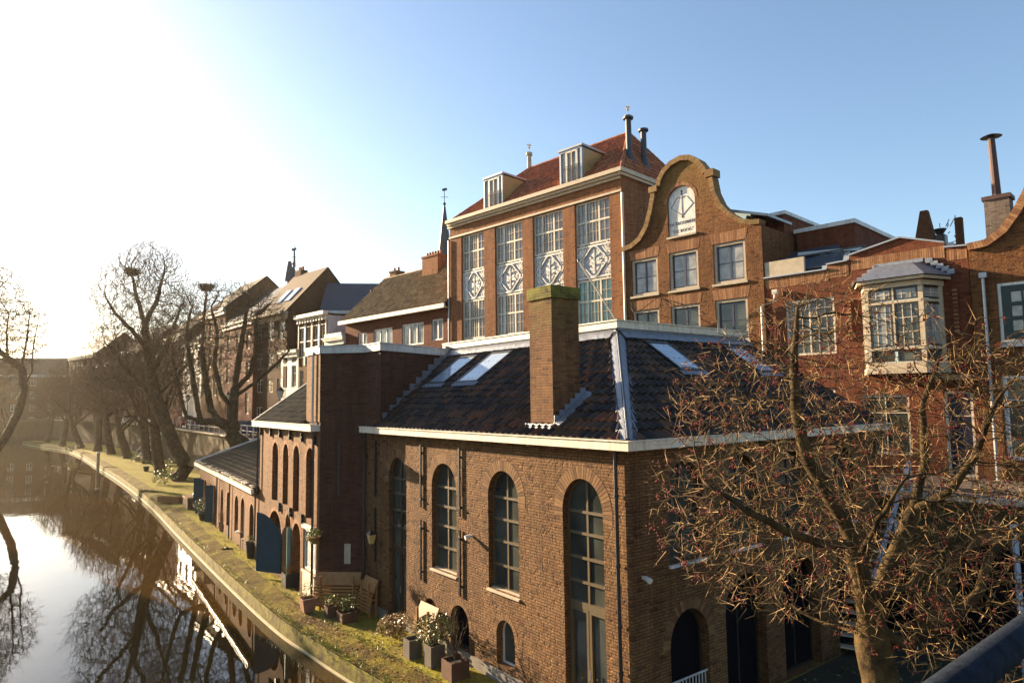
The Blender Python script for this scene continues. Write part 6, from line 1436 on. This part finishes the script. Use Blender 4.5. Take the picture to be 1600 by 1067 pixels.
def stairs(name, label, foot, top, side, wd, mat, n=16, rail=.95, stepm='stone'):
    """straight open stair: foot and top are points on the left stringer, side the unit vector across"""
    t = thing(name, label, 'stairs', tuple(foot)); f = Vector((0,0,0)); e = Vector(top)-Vector(foot); s = Vector(side)*wd
    for k in (0, 1):
        mb = MB(); mb.bar(f+s*k+Vector((0,0,.08)), e+s*k+Vector((0,0,-.06)), .06, .26); mb.build('stringer', mat, t)
        mb = MB(); a = f+s*k; mb.bar(a+Vector((0,0,rail)), e+s*k+Vector((0,0,rail)), .09, .11); mb.build('handrail', mat, t)
        for q in (0, .33, .66, 1):
            mb = MB(); p = a+e*q; mb.bar(p, p+Vector((0,0,rail)), .07); mb.build('baluster', mat, t)
    for i in range(n):
        mb = MB(); p = f+e*((i+.7)/n); d = Vector((e.x,e.y,0)).normalized()*.14; mb.hexa([p-d+s*.02, p+d+s*.02, p+d+s*.98, p-d+s*.98], [p-d+s*.02+Vector((0,0,.04)), p+d+s*.02+Vector((0,0,.04)), p+d+s*.98+Vector((0,0,.04)), p-d+s*.98+Vector((0,0,.04))]); mb.build('tread', stepm, t)
    return t
MT['galv'] = plain('pale_blue_grey_paint', (.48,.53,.62), .5, .15, 2)
stairs('yard_stairs', 'pale railed stair climbing from the dark yard to the street behind the gnarled tree', (8.05,19.3,0), (10.95,21.6,ZS), Vector((1.2,-.8,0)).normalized(), 1.45, 'galv')
stairs('wharf_stairs', 'wooden railed stair from the wharf up to the street beyond the leaning tree', (-48.8,87.2,0), (-44.6,86.5,ZS), Vector((.15,1,0)).normalized(), 1.3, 'greypaint', n=18)
# yard behind: dark soil with low plants, wall and pipe posts
mb = MB(); yd = [(2.4,13.7),(5.5,5),(12,2),(30,8),(24,16),(14,20),(11.1,20.6)]
mb.add([(x,y,.006) for x,y in yd], [tuple(range(len(yd)))]); MT['yard'] = plain('dark_yard_soil', (.045,.04,.022), .95, .5, 1.5, bd=.03); tag(mb.build('yard', 'yard'), kind='structure')
mb = MB(); Rr = random.Random(9)
for i in range(1500):
    x = Rr.uniform(5,17); y = Rr.uniform(9,19)
    if (x-2.33)*.792+(y-13.81)*.61 > 0 and -( (x-2.33)*.61-(y-13.81)*.792) > -9 and not ((x-2.33)*.61-(y-13.81)*.792 < .3 ): leaf_cloud(mb, Rr, 2, (x,y,.08), (.15,.15,.08), .10)
if mb.v: tag(mb.build('ground_cover', 'leaf_dk'), 'low dark ground cover across the shaded yard', 'ground cover', kind='stuff')
t = thing('standpipe', 'pale vertical post in the shaded yard right of the tree', 'post', (*[c for c in g2] , 0)) if False else thing('yard_post', 'pale vertical post in the shaded yard right of the tree', 'post', (12.6,17.2,0)); mb = MB(); mb.tube([(0,0,0),(0,0,3.6)], .07, 8); mb.build('shaft', 'galv', t); mb = MB(); mb.tube([(0,0,3.6),(0,0,3.7)], .1, 8); mb.build('cap', 'galv', t)
# bridge rail close to the camera
t = thing('bridge_rail', 'thick blue grey painted bridge handrail in the bottom right corner', 'handrail', (1.74,2.52,0)); dv = Vector((.57,.46,0)).normalized()
mb = MB(); mb.tube([tuple(-dv*2.2+Vector((0,0,6.05))), tuple(dv*3.5+Vector((0,0,6.05)))], .058, 20); mb.build('rail', plain('weathered_rail_paint', (.022,.03,.045), .9, .6, 18, spec=.1, bd=.006), t, True)
mb = MB(); mb.tube([tuple(dv*2.6+Vector((0,0,6.0))), tuple(dv*2.6+Vector((0,0,4.6)))], .03, 10); mb.build('post', 'black', t)

# ================================================================== HAZE (thin winter air, brightest towards the low sun)
hz = bpy.data.materials.new('thin_air'); hz.use_nodes = True; nt = hz.node_tree
for nd_ in list(nt.nodes):
    if nd_.type != 'OUTPUT_MATERIAL': nt.nodes.remove(nd_)
pv = nt.nodes.new('ShaderNodeVolumePrincipled'); pv.inputs['Density'].default_value = 0.00014; pv.inputs['Anisotropy'].default_value = .68; pv.inputs['Color'].default_value = (.95, .88, .75, 1)
nt.links.new(pv.outputs[0], [n_ for n_ in nt.nodes if n_.type == 'OUTPUT_MATERIAL'][0].inputs['Volume'])
mb = MB(); mb.box(-1510, 1510, -1510, 1510, -4, 42); MT['haze'] = hz
tag(mb.build('haze', 'haze'), kind='stuff')

# shared group names for repeated things
GR = {'tree': 'bare trees along wharf, street and yard', 'car': 'cars parked along the street edge', 'street lamp': 'street lamps above the wharf', 'house': 'houses along the street', 'potted plant': 'potted plants on the terrace', 'planter': 'potted plants on the terrace', 'bench': 'wooden benches against the warehouse', 'chair': 'garden chairs by the annex', 'bush': 'bushes on the wharf', 'spire': 'church spires behind the roofs', 'stairs': 'stairs up to the street', 'railing': 'railings along the street edge'}
for o in list(bpy.data.objects):
    if o.parent is None and o.get('category') in GR and not o.get('group'): o['group'] = GR[o['category']]
